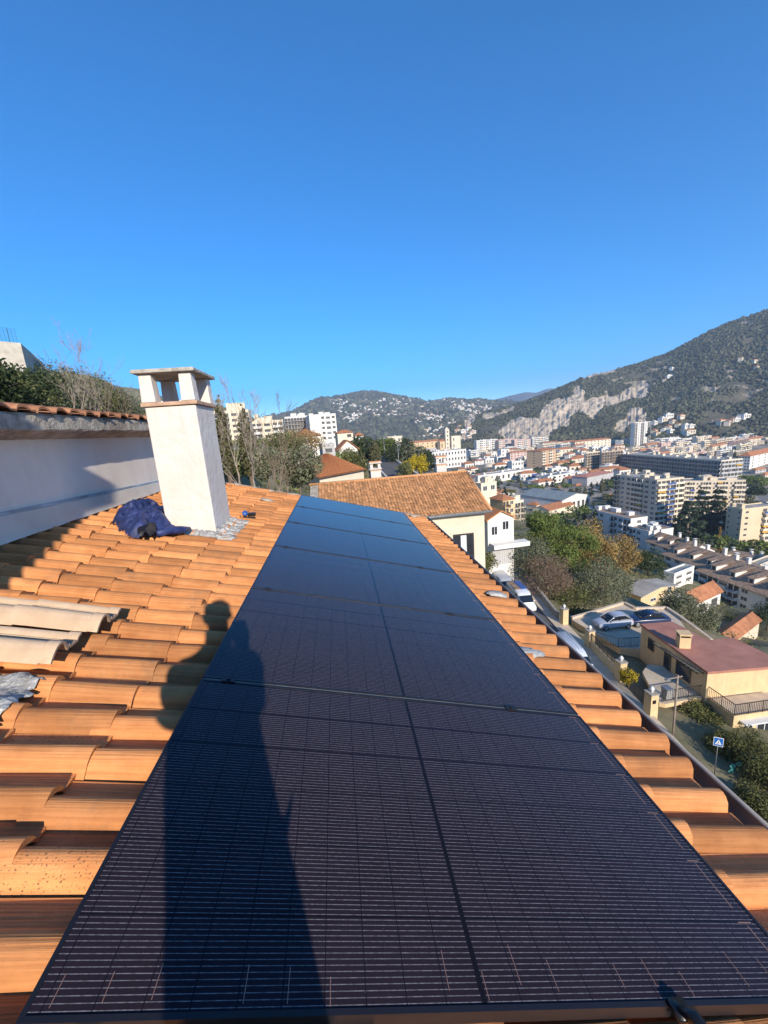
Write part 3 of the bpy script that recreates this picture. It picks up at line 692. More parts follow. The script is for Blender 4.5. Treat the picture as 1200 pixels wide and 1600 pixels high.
loose_tile(-1.64, 1.76, .095, R_(0), 'cream loose tile at the left edge, lower of the two there')
loose_tile(-1.25, 1.75, .112, R_(1), 'cream loose tile just above the crumpled grey lead')
fl = thing('lead_sheet', 'crumpled grey lead sheet poking out under the loose tiles', 'flashing', RP(-1.3, 1.6, HB))
drape('sheet', -1.9, -1.05, 1.30, 1.72, 40, 30, .045, fl, M['lead'], 8, amp=.03, crump=.006, edge=.01)

# blue jacket in a heap by the chimney
M['jacket'] = mat('navy blue nylon', (.03,.045,.145), .5, .4, .25, 14, bump=.35, bscale=30)
M['lining'] = mat('black lining', (.012,.012,.014), .5, .4, .2, 20)
jk = thing('jacket', 'crumpled navy blue jacket lying on the tiles by the chimney', 'jacket', ONR(222, 815, 1.25))
def heap(name, outline, hmax, m, seed, parent, fold=1.0, base=1.262, n=44):
    pl = [ONR(u, v, base) for u, v in outline]; pl2 = np.array([[p.dot(Vector(DV)), p.y] for p in pl])
    lo, hi = pl2.min(0) - .02, pl2.max(0) + .02; V = {}; rng = np.random.default_rng(seed)
    gx_ = np.linspace(lo[0], hi[0], n); gy_ = np.linspace(lo[1], hi[1], n)
    def sd(p):
        ins = False; best = 9
        for i in range(len(pl2)):
            a, c = pl2[i], pl2[(i+1) % len(pl2)]; ab = c - a; t_ = np.clip(((p-a)@ab)/(ab@ab), 0, 1); best = min(best, np.linalg.norm(p - a - t_*ab))
            if (a[1] > p[1]) != (c[1] > p[1]) and p[0] < (c[0]-a[0])*(p[1]-a[1])/(c[1]-a[1]) + a[0]: ins = not ins
        return best if ins else -best
    vs = []; idx = -np.ones((n, n), int); iv_ = parent.matrix_basis.inverted()
    for i in range(n):
        for j in range(n):
            p = np.array([gx_[i], gy_[j]]); s_ = sd(p)
            if s_ < -.012: continue
            r1 = 1 - abs(2*float(fbm(p[0]*7+seed+p[1]*3, p[1]*5, 3, seed)) - 1); r2 = 1 - abs(2*float(fbm(p[0]*16 - p[1]*6, p[1]*14+4, 3, seed+3)) - 1)
            e = min(1, max(0, s_) / .10)**.5
            h_ = e * (hmax*(.45 + .40*(r1 - .5)*2*fold + .28*(r2-.5)*2*fold)) + (.0 if s_ > 0 else -.02)
            idx[i, j] = len(vs); vs.append(tuple(iv_ @ RP(p[0], p[1], base - max(h_, -.03))))
    fs = []
    for i in range(n-1):
        for j in range(n-1):
            q = (idx[i,j], idx[i+1,j], idx[i+1,j+1], idx[i,j+1])
            if min(q) >= 0: fs.append(q)
    o = mesh_np(name, np.array(vs), np.array(fs), m, parent, smooth=True)
    ss = o.modifiers.new('smooth', 'SUBSURF'); ss.levels = ss.render_levels = 1
    return o
heap('body', [(176,814),(183,800),(195,797),(214,795),(236,793),(252,798),(250,812),(262,818),(268,826),(280,832),(262,832),(240,834),(222,838),(204,836),(188,828)], .10, M['jacket'], 4, jk, fold=1.9, n=64)
b = MB(); sp = [ONR(212,806,1.21), ONR(235,801,1.20), ONR(252,797,1.20), ONR(263,794,1.21)]
b.tube(sp, [.04,.055,.05,.04], 12)
o = b.build('sleeve', M['jacket'], jk, smooth=True, world=True); 
b = MB(); b.tube([ONR(245,834,1.235), ONR(262,829,1.225), ONR(284,828,1.225), ONR(296,826,1.24)], [.03,.045,.04,.02], 10); b.build('sleeve', M['jacket'], jk, smooth=True, world=True)
heap('lining', [(214,826),(222,819),(236,817),(246,820),(243,829),(232,835),(216,834)], .07, M['lining'], 12, jk, base=1.20, n=20)

tp = thing('tape_measure', 'small bright blue tape reel on the tiles beside the chimney flashing', 'tape measure', ONR(383, 805, 1.235))
b = MB(); b.lathe([(0,-.0),(.04,.0),(.045,.008),(.045,.03),(.04,.038),(0,.038)], 16); o = b.build('reel', mat('bright blue plastic', (.012,.09,.34), .4, .5, .05, 4), tp, smooth=True); o.rotation_euler = (R_(65), 0, R_(20)); o.location = (0,0,.02); o.scale = (.75,.75,.75)
b = MB(); b.bx(.03,.13,-.02,.03,-.02,.025); b.build('case', M['plastic_blk'], tp, bevel=.008)
dab = [('pale mortar dab on the tiles nearer the far verge', 268, 781-80+64, 0), ]
for lab, u, v, w_ in (('pale mortar lump on the tiles left of the far panels', 417, 781, .10), ('pale mortar lump on the tiles right of the far panels', 646, 806, .07),
                      ('grey mortar lump on the gutter side tiles beside the third panel', 777, 928, .11), ('grey lead patch on a tile beside the second panel', 823, 1018, .13)):
    p = ONR(u, v, 1.272); q = thing('mortar_patch', lab, 'mortar patch', p, 0, 'pale patches on the tiles')
    r4 = random.Random(int(u)); mb = MB(); 
    pr_ = [(0,.022),(.5,.020),(.85,.010),(1.0,-.012)]; vs = []
    for rr_, zz_ in pr_:
        for k in range(14):
            a_ = 6.283*k/14; vs.append((rr_*w_*math.cos(a_)*r4.uniform(.8,1.1)*1.1, rr_*w_*.5*math.sin(a_)*r4.uniform(.8,1.1), zz_ - .31*rr_*w_*math.cos(a_) + r4.uniform(-.003,.003)))
    mb.add(vs, [(i*14+j, (i+1)*14+j, (i+1)*14+(j+1)%14, i*14+(j+1)%14) for i in range(3) for j in range(14)]); mb.build('dab', M['lead'] if w_ > .1 else M['concrete'], q, smooth=True)

# ------------------------------------------------------------------ the photographer: stands behind the phone, seen only as a shadow
M['skin'] = mat('skin', (.50,.30,.22), .6, .4, .05, 6); M['coat'] = mat('dark work coat', (.03,.035,.05), .85, .2, .15, 8); M['trous'] = mat('dark trousers', (.03,.03,.035), .9, .2, .1, 8); M['hair'] = mat('dark hair', (.03,.02,.015), .7, .3, .2, 20)
per = thing('person', 'standing person in a dark coat holding up a phone, casting the long shadow', 'person', (-.05, -.48, -1.32))
def skin(name, chain, edges, m, parent, sub=2, root=0):
    me = bpy.data.meshes.new(name); me.from_pydata([c[0] for c in chain], edges, []); me.materials.append(m)
    o = bpy.data.objects.new(name, me); COL.objects.link(o); o.parent = parent
    md = o.modifiers.new('skin', 'SKIN'); md.use_smooth_shade = True
    if not me.skin_vertices: 
        me.attributes  # the layer is made with the modifier in some builds
    lay = me.skin_vertices[0] if len(me.skin_vertices) else None
    if lay is None:
        import bmesh
        bm_ = bmesh.new(); bm_.from_mesh(me); sk = bm_.verts.layers.skin.verify()
        for vtx, c in zip(bm_.verts, chain): vtx[sk].radius = (c[1], c[2] if len(c) > 2 else c[1])
        bm_.verts.ensure_lookup_table(); bm_.verts[root][sk].use_root = True
        bm_.to_mesh(me); bm_.free()
    else:
        for k, c in enumerate(chain): lay.data[k].radius = (c[1], c[2] if len(c) > 2 else c[1]); lay.data[k].use_root = (k == root)
    ss = o.modifiers.new('smooth', 'SUBSURF'); ss.levels = ss.render_levels = sub
    return o
# local z: feet on the tiles; knees bent; phone at local (0.05,0.46,1.33)
bodyc = [((0,0,.78),.15,.12),((0,-.02,.98),.145,.11),((0,-.02,1.16),.16,.115),((0,.01,1.30),.07,.065),((0,.035,1.40),.068,.075),((0,.05,1.50),.062,.085),
         ((-.16,-.01,1.22),.065),((-.20,.12,1.0),.052),((-.06,.32,1.12),.034),((-.03,.41,1.17),.03,.02),
         ((.17,-.01,1.22),.065),((.13,.14,.98),.052),((.06,.32,1.12),.034),((.04,.41,1.17),.03,.02),
         ((-.02,0,.70),.10),((.01,.10,.40),.07),((.0,-.02,.08),.045),((-.01,.12,.045),.04),
         ((.12,0,.70),.10),((.14,.10,.36),.07),((.14,-.02,.02),.045),((.15,.12,-.015),.04)]
be = [(0,1),(1,2),(2,3),(3,4),(4,5),(2,6),(6,7),(7,8),(8,9),(2,10),(10,11),(11,12),(12,13),(0,14),(14,15),(15,16),(16,17),(0,18),(18,19),(19,20),(20,21)]
up = lambda c: ((c[0][0], c[0][1], c[0][2] + .12 if c[0][2] > .5 else c[0][2]*1.2),) + tuple(c[1:])
skin('body', [up(c) for c in bodyc], be, M['skin'], per)
coat = [((.075,-.01,.45),.125,.12),((.085,-.01,.57),.20,.15),((.04,-.01,.79),.185,.15),((.01,-.02,.98),.18,.14),((-.005,-.02,1.30),.17,.13),((-.01,.0,1.40),.09,.09),((-.17,-.01,1.33),.085),((-.20,.12,1.10),.07),((-.07,.30,1.23),.045),((.13,-.01,1.32),.085),((.12,.14,1.08),.065),((.07,.30,1.23),.045)]
skin('coat', coat, [(0,1),(1,2),(2,3),(3,4),(4,5),(4,6),(6,7),(7,8),(4,9),(9,10),(10,11)], M['coat'], per)
tr_ = [((.04,0,.72),.14,.12),((.0,0,.66),.09),((.01,.10,.40),.075),((.0,-.02,.11),.06),((.11,0,.66),.09),((.14,.10,.36),.075),((.14,-.02,.06),.06)]
skin('trousers', [up(c) for c in tr_], [(0,1),(1,2),(2,3),(0,4),(4,5),(5,6)], M['trous'], per)
for s_, (hx, hy, hz) in ((1, (-.035,.42,1.27)), (-1, (.048,.42,1.27))):
    for k in range(4):
        z_ = hz + .03 - .02*k; ln = (.85,1,.95,.75)[k]
        skin('finger', [((hx, hy, z_),.0095),((hx - s_*.012, hy+.04*ln, z_+.004),.009),((hx + s_*.004, hy+.066*ln, z_+.004),.0085),((hx + s_*.03*ln, hy+.062, z_+.003),.007)], [(0,1),(1,2),(2,3)], M['skin'], per, 1)
    skin('thumb', [((hx, hy, hz-.02),.011),((hx + s_*.015, hy+.012, hz+.015),.010),((hx + s_*.03, hy+.026, hz+.035),.008)], [(0,1),(1,2)], M['skin'], per, 1)
b = MB(); b.lathe([(0,1.605),(.05,1.60),(.078,1.57),(.086,1.52),(.08,1.47),(.06,1.44)], 14, (0,.03,.12)); b.build('hair', M['hair'], per, smooth=True)
fc = MB(); fc.add([(-.012,.128,1.585),(.012,.128,1.585),(0,.15,1.58),(0,.125,1.625)], [(0,1,2),(0,2,3),(2,1,3)]); fc.build('nose', M['skin'], per, smooth=True)
for sx_ in (-.03,.03):
    q = MB(); q.lathe([(0,-.008),(.009,0),(0,.008)], 8, (sx_,.124,1.625)); q.build('eye', M['plastic_blk'], per, smooth=True)
    q = MB(); q.lathe([(0,-.03),(.012,-.01),(.014,.012),(0,.03)], 8, (sx_*2.6,.035,1.61)); q.build('ear', M['skin'], per, smooth=True)
q = MB(); q.bx(-.022,.022,.118,.124,1.545,1.552); q.build('mouth', mat('lips', (.35,.15,.13), .6, .3, .05, 5), per)
ph = thing('phone', 'phone held up by the person, known by the notch in the shadow', 'phone', (-.03,-.03,-.1))
b = MB(); b.bx(-.042,.038,-.010,.0,-.03,.145); b.build('body', M['plastic_blk'], ph, bevel=.004)
# ------------------------------------------------------------------ buildings
WIN = {}
def win_me(kind):
    if kind in WIN: return WIN[kind]
    b = MB()
    if kind == 'plain':                                  # small opening with frame
        b.bx(-.5,.5,-.012,.02,-.5,.5,1); b.bx(-.5,.5,-.035,-.012,-.5,-.44,0); b.bx(-.5,.5,-.035,-.012,.45,.5,0); b.bx(-.5,-.43,-.035,-.012,-.44,.45,0); b.bx(.43,.5,-.035,-.012,-.44,.45,0); b.bx(-.03,.03,-.03,-.012,-.44,.45,0)
        ms = [M['frame'], M['glass_far']]
    elif kind == 'dark':
        b.bx(-.5,.5,-.02,.02,-.5,.5,0); b.bx(-.56,.56,-.08,.02,-.58,-.5,1); ms = [M['glass_far'], M['far_white']]
    elif kind == 'shutter':                              # window with side shutters
        b.bx(-.30,.30,-.015,.02,-.5,.5,1); b.bx(-.56,-.30,-.05,0,-.5,.5,0); b.bx(.30,.56,-.05,0,-.5,.5,0); b.bx(-.6,.6,-.1,0,-.58,-.5,2); ms = [M['shutter'], M['glass_far'], M['far_white']]
    elif kind == 'blind':
        b.bx(-.5,.5,-.015,.02,-.5,.1,1); b.bx(-.5,.5,-.03,.02,.1,.5,0); ms = [M['shutter'], M['glass_far']]
    WIN[kind] = b.me('window', ms); return WIN[kind]
BAL = {}
def bal_me(kind, wallm):
    k = (kind, wallm.name)
    if k in BAL: return BAL[k]
    b = MB()                                            # unit wide, z from 0 (floor) to 1 (ceiling) of one storey
    b.bx(-.47,.47,-.02,.03,.06,.80,1); b.bx(-.05,.05,-.03,-.02,.06,.80,0)
    b.bx(-.5,.5,-1.15,0,-.06,.0,0)
    if kind == 'rail':
        b.bx(-.5,.5,-1.15,-1.10,.34,.37,2)
        for q in range(9): b.bx(-.49+.12*q,-.475+.12*q,-1.14,-1.11,.0,.34,2)
    else: b.bx(-.5,.5,-1.15,-1.05,0,.36,0)
    b.bx(-.5,-.46,-1.15,0,-.06,.36 if kind != 'loggia' else .94,0)
    b.bx(.46,.5,-1.15,0,-.06,.36 if kind != 'loggia' else .94,0)
    if kind in ('blue','yel'): b.bx(-.46,.46,-1.17,-1.15,.02,.36,2)
    if kind == 'awn': b.add([(-.44,-.02,.86),(.44,-.02,.86),(.44,-1.25,.62),(-.44,-1.25,.62),(-.44,-.02,.84),(.44,-.02,.84),(.44,-1.25,.60),(-.44,-1.25,.60)], [(0,3,2,1),(4,5,6,7),(2,3,7,6)], 2)
    ms = [wallm, M['glass_far'], {'blue': M['rail_blue'], 'yel': M['rail_yel'], 'rail': M['metal_dark'], 'awn': M['rail_yel']}.get(kind, wallm)]
    BAL[k] = b.me('balcony', ms); return BAL[k]
def facade(t, side, w, d, floors, fh, z0, spec, wallm, rng, balm=None):
    L = w if side in 'FB' else d
    n = len(spec); bw = L / n
    org, dx, rz = {'F': ((0,0), (1,0), 0.0), 'L': ((0,d), (0,-1), -math.pi/2), 'R': ((w,0), (0,1), math.pi/2)}[side]
    for f in range(floors):
        for k, c in enumerate(spec):
            if c == '.': continue
            x = (k + .5) * bw; loc = (org[0]+dx[0]*x, org[1]+dx[1]*x, z0 + f*fh)
            if c in 'bBlyar':
                kd = {'b':'para','B':'blue','l':'loggia','y':'yel','a':'awn','r':'rail'}[c]
                if c == 'b' and rng.random() < .22: kd = rng.choice(['blue','awn','loggia','loggia'])
                inst('balcony', bal_me(kd, balm or wallm), t, loc, rz, (bw, 1.0, fh))
            else:
                ww, wh, kd = {'w':(.58,.50,'plain'),'n':(.30,.34,'dark'),'s':(.62,.56,'shutter'),'d':(.55,.46,'dark'),'v':(.8,.55,'blind')}[c]
                inst('window', win_me(kd), t, (loc[0], loc[1], loc[2] + fh*.52), rz, (min(bw*ww, 2.6), 1.0, fh*wh))
def solve_u(c, dr, u):                                   # how far along dr the picture column u lies
    a = CR.T @ np.array(c); b = CR.T @ np.array(dr); k = (u - 600) / F
    return -(a[0] + k*a[2]) / (b[0] + k*b[2])
def solve_v(c, dr, v):
    a = CR.T @ np.array(c); b = CR.T @ np.array(dr); k = (800 - v) / F
    return -(a[1] + k*a[2]) / (b[1] + k*b[2])
def dirs(yaw): return np.array([math.cos(yaw), math.sin(yaw), 0]), np.array([-math.sin(yaw), math.cos(yaw), 0])
def shell(t, w, d, h, wallm, roof='flat', roofm=None, rh=None, over=.45, deep=12, huts=0, rng=None, overx=None):
    b = MB(); rng = rng or random.Random(1)
    b.bx(0, w, 0, d, -deep, h); b.build('wall', wallm, t)
    if roof == 'flat':
        b = MB(); e = .22; b.bx(-.05,w+.05,-.05,e,h,h+.55); b.bx(-.05,w+.05,d-e,d+.05,h,h+.55); b.bx(-.05,e,e,d-e,h,h+.55); b.bx(w-e,w+.05,e,d-e,h,h+.55)
        b.build('parapet', wallm, t)
        b = MB(); b.bx(e,w-e,e,d-e,h+.003,h+.12); b.build('roof', roofm or M['roof_flat'], t)
        for k in range(huts):
            hw = rng.uniform(1.2, 3.6); hd = min(rng.uniform(1.5, 4), d*.6); x = rng.uniform(.5, max(.6, w-hw-.5)); y = rng.uniform(.5, max(.6, d-hd-.5)); hh = rng.uniform(1.2, 3.0)
            q = MB(); q.bx(x,x+hw,y,y+hd,h+.12,h+hh); q.bx(x-.12,x+hw+.12,y-.12,y+hd+.12,h+hh+.002,h+hh+.16); q.build('roof_hut', wallm, t)
    else:
        o = over; rh = rh or min(w, d) * .2; ox = o if overx is None else overx
        z0 = h - .02; b = MB()
        if roof == 'hip':
            if w >= d: r0, r1 = (d/2, d/2), (w - d/2, d/2)
            else: r0, r1 = (w/2, w/2), (w/2, d - w/2)
            vs = [(-o,-o,z0),(w+o,-o,z0),(w+o,d+o,z0),(-o,d+o,z0),(r0[0],r0[1],z0+rh),(r1[0],r1[1],z0+rh)]
            fs = [(0,1,5,4),(2,3,4,5),(1,2,5),(3,0,4),(3,2,1,0)] if w >= d else [(0,1,4),(1,2,5,4),(2,3,5),(3,0,4,5),(3,2,1,0)]
            b.add(vs, fs)
        elif roof == 'gable':                             # ridge along x
            th_ = .16; c = d/2
            for sgn, y0 in ((1, -o), (-1, d+o)):
                vs = [(-ox,y0,z0-.1),(w+ox,y0,z0-.1),(w+ox,c,z0+rh),(-ox,c,z0+rh)]
                vs += [(x,y,z+th_) for x,y,z in vs]
                fs = [(3,2,1,0),(4,5,6,7),(0,1,5,4),(1,2,6,5),(3,0,4,7)]
                if sgn < 0: fs = [tuple(reversed(f)) for f in fs]
                b.add(vs, fs)
            g = MB(); g.add([(0,0,h),(0,d,h),(0,c,h+rh*.97),(w,0,h),(w,d,h),(w,c,h+rh*.97)], [(0,2,1),(3,4,5),(0,3,5,2),(1,2,5,4)]); g.build('gable_wall', wallm, t)
        elif roof == 'gable_y':                           # ridge along y
            th_ = .16; c = w/2
            for sgn, x0 in ((1, -o), (-1, w+o)):
                vs = [(x0,-ox,z0-.1),(x0,d+ox,z0-.1),(c,d+ox,z0+rh),(c,-ox,z0+rh)]
                vs += [(x,y,z+th_) for x,y,z in vs]
                fs = [(0,1,2,3),(7,6,5,4),(4,5,1,0),(5,6,2,1),(7,4,0,3)]
                if sgn < 0: fs = [tuple(reversed(f)) for f in fs]
                b.add(vs, fs)
            g = MB(); g.add([(0,0,h),(w,0,h),(c,0,h+rh*.97),(0,d,h),(w,d,h),(c,d,h+rh*.97)], [(0,1,2),(3,5,4),(0,2,5,3),(1,4,5,2)]); g.build('gable_wall', wallm, t)
        b.build('roof', roofm or M['roof_tile'], t)
def blk(name, label, cat, base, vtop, ur, ul, yaw, floors, front, left=None, right=None, wallm='far_cream', roof='flat', roofm=None, z=None, dep=None, huts=2, rh=None, group=None, ground_floor=0, balm=None, seed=0, dmin=6, over=.5):
    c = P(base[0], base[1], dep) if dep else Z(base[0], base[1], z if z is not None else -70)
    if dep and dep >= 390 and base[0] >= 630:
        c = Z(base[0], base[1], -69.5); d_ = (CR.T @ np.array(c))[2]
        c = P(base[0], base[1], min(-d_, 900)) if 0 < -d_ else P(base[0], base[1], dep)
    yw = R_(yaw); ex, ey = dirs(yw)
    w = solve_u(c, ex, ur); d = solve_u(c, ey, ul) if ul is not None else dmin
    if not (1 < w < 200): w = 20
    if not (1 < d < 220): d = dmin
    h = solve_v(c, (0,0,1), vtop)
    t = thing(name, label, cat, c, yw, group)
    rng = random.Random(seed + int(base[0]*7 + base[1]*13)); wm = M[wallm]
    shell(t, w, d, h, wm, roof, M[roofm] if roofm else None, rh, over, 30 if base[0] > 570 else 14, huts, rng)
    fh = (h - ground_floor) / floors; bm = M[balm] if balm else None
    if front: facade(t, 'F', w, d, floors, fh, ground_floor, front, wm, rng, bm)
    if left: facade(t, 'L', w, d, floors, fh, ground_floor, left, wm, rng, bm)
    if right: facade(t, 'R', w, d, floors, fh, ground_floor, right, wm, rng, bm)
    return t, w, d, h
AB = 'apartment block'
# -- middle distance, right of the roof
blk('apartment_block', 'tall end part of the beige block, its wide side in shade facing left', AB, (1022,823), 751, 1063, 958, 4, 9, 'bBb', 'rwdbbdw', wallm='far_beige', huts=10, balm='far_cream')
blk('apartment_block', 'long sunlit wing of the beige block behind the dark cedars, with orange stripes', AB, (1064,816), 753, 1158, None, -26, 9, 'bbnbbnbbnbb', None, wallm='far_beige', huts=9, balm='far_cream', dmin=12)
blk('apartment_block', 'pale ochre block at the right picture edge beside the thin yellow poplar', AB, (1152,868), 797, 1290, 1129, 2, 8, 'n.bbbnbbb', 'n.n', wallm='stucco_pale', huts=6, dep=195, balm='far_cream')
blk('apartment_block', 'very long grey balconied slab with its long side in shade', AB, (1124,754), 720, 1157, 970, 2, 5, 'bbb', 'r'*19, wallm='far_cream', huts=18, dep=395, balm='far_grey')
blk('row_building', 'white stepped building with terraces, far half, above the brown dormer roofs', 'building', (984,842), 812, 1010, 917, 6, 3, 'w', 'wrw.rwr', wallm='far_white', huts=7, z=-64, roofm='roof_brown')
blk('row_building', 'white stepped building with a bare lit end wall, near half, above the brown dormer roofs', 'building', (1012,862), 832, 1050, 982, 6, 3, '', 'rw.', wallm='far_white', huts=6, z=-64, roofm='roof_brown')
# -- valley floor, from the near row to the foot of the mountain
blk('sports_hall', 'white hall with a wide grey sheet roof and square windows on its end', 'hall', (878,806), 782, 921, 812, 22, 1, 'dddddd', None, wallm='far_white', roof='gable_y', roofm='roof_grey', rh=3.0, z=-68)
blk('sports_hall', 'grey hall with a low dark red roof', 'hall', (917,765), 746, 958, 893, 24, 1, '', None, wallm='far_grey', roof='hip', roofm='red_roof', rh=2.2)
blk('warehouse', 'long low white flat roofed shed in front of the dome', 'warehouse', (747,757), 744, 832, 736, 16, 1, 'dddddddddd', None, wallm='far_white', huts=3)
blk('warehouse', 'small blue fronted unit at the end of the long white shed', 'warehouse', (834,753), 742, 843, 831, 16, 1, 'w', None, wallm='rail_blue', huts=0)
blk('office_building', 'low grey white modern building with a barred white screen front', 'building', (856,762), 745, 892, 838, 20, 3, 'ddddd', 'vvv', wallm='far_white', huts=4, roofm='roof_grey')
blk('house', 'low house with long red tile roof beside the grey sheet roofed hall', 'house', (858,806), 798, 897, 832, 25, 1, 'ww', None, wallm='far_cream', roof='gable', z=-64, rh=2.4)
blk('house', 'small red roofed house in the trees left of the grey sheet roofed hall', 'house', (838,797), 790, 862, 822, 25, 1, 'ww', None, wallm='far_cream', roof='hip', z=-66, rh=2)
t_, w_, d_, h_ = blk('pool_cover', 'flat dark blue court beside the white hall', 'sports court', (932,800), 797, 962, 922, 24, 1, '', None, wallm='rail_blue', huts=0, roofm='rail_blue')
blk('school', 'white institutional building with two storeys of square windows', 'school', (676,734), 707, 729, 664, 14, 3, 'ddddddddddd', 'ddd', wallm='far_white', huts=5, dep=600)
blk('hall', 'wide flat grey roofed hall behind the white institutional building', 'hall', (650,714), 703, 702, 634, 14, 1, 'wwwww', None, wallm='far_grey', huts=1, roofm='roof_grey', dep=680)
blk('house', 'long ochre building with an orange roof left of the church tower', 'building', (636,703), 693, 700, None, 10, 2, 'ddddddddd', None, wallm='stucco_yellow', roof='hip', dep=760, dmin=16, rh=4)
blk('house', 'ochre church nave with an orange roof beside the bell tower', 'church', (688,704), 690, 706, None, 10, 1, 'ddd', None, wallm='stucco_yellow', roof='gable', dep=720, dmin=14, rh=4)
blk('church_block', 'tall cream church front right of the bell tower', 'church', (706,702), 682, 720, None, 10, 2, 'd.', None, wallm='far_cream', dep=715, dmin=12, huts=0)
tw = blk('bell_tower', 'slender cream bell tower with a pointed top', 'tower', (697,703), 672, 703, None, 10, 5, 'd', None, wallm='far_cream', dep=722, dmin=7, huts=0)
b = MB(); b.add([(-.3,-.3,tw[3]+.6),(tw[1]+.3,-.3,tw[3]+.6),(tw[1]+.3,7.3,tw[3]+.6),(-.3,7.3,tw[3]+.6),(tw[1]/2,3.5,tw[3]+7)], [(0,1,4),(1,2,4),(2,3,4),(3,0,4)]); b.build('spire', M['far_beige'], tw[0])
dm = thing('dome', 'pale shallow dome among trees in the valley', 'dome', Z(767,731,-70)); b = MB(); rD = 11.5
b.lathe([(rD, -6),(rD,0),(rD*.97,2),(rD*.85,4.6),(rD*.6,6.8),(rD*.3,8.0),(0.01,8.3)], 24); b.build('shell', M['far_beige'], dm, smooth=True)
blk('apartment_block', 'tall white tower at the foot of the cliffs', 'tower block', (989,699), 661, 1015, 984, 12, 16, 'rwrwr', None, wallm='far_white', dep=650, huts=3, balm='far_white')
blk('apartment_block', 'white tower at the right picture edge on the lower mountain slope', 'tower block', (1179,680), 656, 1215, 1175, 12, 8, 'bwbwbw', None, wallm='far_white', dep=700, huts=3)
blk('apartment_block', 'cream block with orange roof and one side in deep shade', AB, (846,735), 705, 873, 823, 28, 7, 'bwbwb', 'n', wallm='far_orange', roof='hip', rh=2.5, balm='far_cream')
blk('apartment_block', 'beige brown block striped by dark balconies, left half', AB, (914,738), 708, 936, 912, 12, 7, 'rrr', None, wallm='far_beige', huts=5, dep=520)
blk('apartment_block', 'beige brown block striped by dark balconies, right half', AB, (939,738), 707, 972, 936, 12, 7, 'rrrr', None, wallm='far_brown', huts=5, dep=524)
blk('apartment_block', 'large grey white block under a plain orange hip roof', AB, (1170,736), 713, 1240, 1152, 22, 5, 'dwdwdwdw', 'dddd', wallm='far_white', roof='hip', rh=4, dep=430)
blk('apartment_block', 'white block with pink strips behind the dome, first of the pale row', AB, (745,706), 689, 778, None, 8, 5, 'wbwbwbw', None, wallm='far_white', dep=640, dmin=12, huts=4)
blk('apartment_block', 'pinkish block in the pale row under the cliffs', AB, (779,706), 688, 803, None, 8, 6, 'bwbwb', None, wallm='far_pink', dep=665, dmin=12, huts=4, balm='far_white')
blk('apartment_block', 'white and pink block in the middle of the pale row under the cliffs', AB, (804,706), 688, 829, None, 8, 6, 'wbwbw', None, wallm='far_pink', dep=675, dmin=12, huts=4, balm='far_white')
blk('apartment_block', 'plain white block closing the pale row under the cliffs', AB, (831,703), 685, 857, None, 8, 6, 'bbbbb', None, wallm='far_white', dep=690, dmin=12, huts=4)
blk('house', 'narrow white house with a dark red side behind the dome', 'house', (783,720), 703, 796, 777, 12, 3, 'dd', None, wallm='far_white', huts=2, dep=560)
blk('apartment_block', 'pale block with an orange roof left of the shaded cream block', AB, (797,722), 708, 828, None, 8, 4, 'dwdwdw', None, wallm='far_pink', roof='hip', rh=2.5, dep=560, dmin=12)
blk('apartment_block', 'long cream block under an orange roof, right of the pale row', AB, (898,706), 691, 954, None, 9, 4, 'dwdwdwdwdw', None, wallm='far_cream', roof='hip', rh=3, dep=620, dmin=14)
blk('house', 'orange roofed house left of the long cream block', 'house', (872,714), 703, 895, None, 9, 2, 'wwww', None, wallm='far_cream', roof='hip', rh=3, dep=600, dmin=12)
blk('house', 'orange roofed villa in front of the striped beige block', 'house', (872,736), 724, 893, None, 15, 2, 'www', None, wallm='far_orange', roof='hip', rh=2.5, dep=500, dmin=10)
blk('house', 'cream villa with tiled roof between the trees and the striped beige block', 'house', (893,729), 718, 908, None, 12, 2, 'ww', None, wallm='far_cream', roof='hip', rh=2.5, dep=540, dmin=10)
blk('house', 'low white building with tall windows in front of the dome', 'building', (800,738), 722, 818, None, 12, 2, 'wwww', None, wallm='far_white', huts=2, dep=520, dmin=10)
blk('terrace_house', 'yellow terraced villa with a red tiled top beside the white gabled house', 'villa', (786,806), 782, 804, 766, 18, 2, 'rw', None, wallm='stucco_yellow', roof='hip', rh=1.6, dep=140, dmin=8)
blk('terrace_house', 'cream balconied villa stepping down right of the yellow terraced villa', 'villa', (800,822), 786, 818, 790, 18, 4, 'rr', None, wallm='far_cream', huts=2, dep=150, dmin=8)
blk('house', 'low cream house with planted roof terrace behind the tiled gable', 'house', (752,772), 757, 776, 742, 18, 1, 'ww', None, wallm='far_cream', huts=2, dep=190, dmin=8)
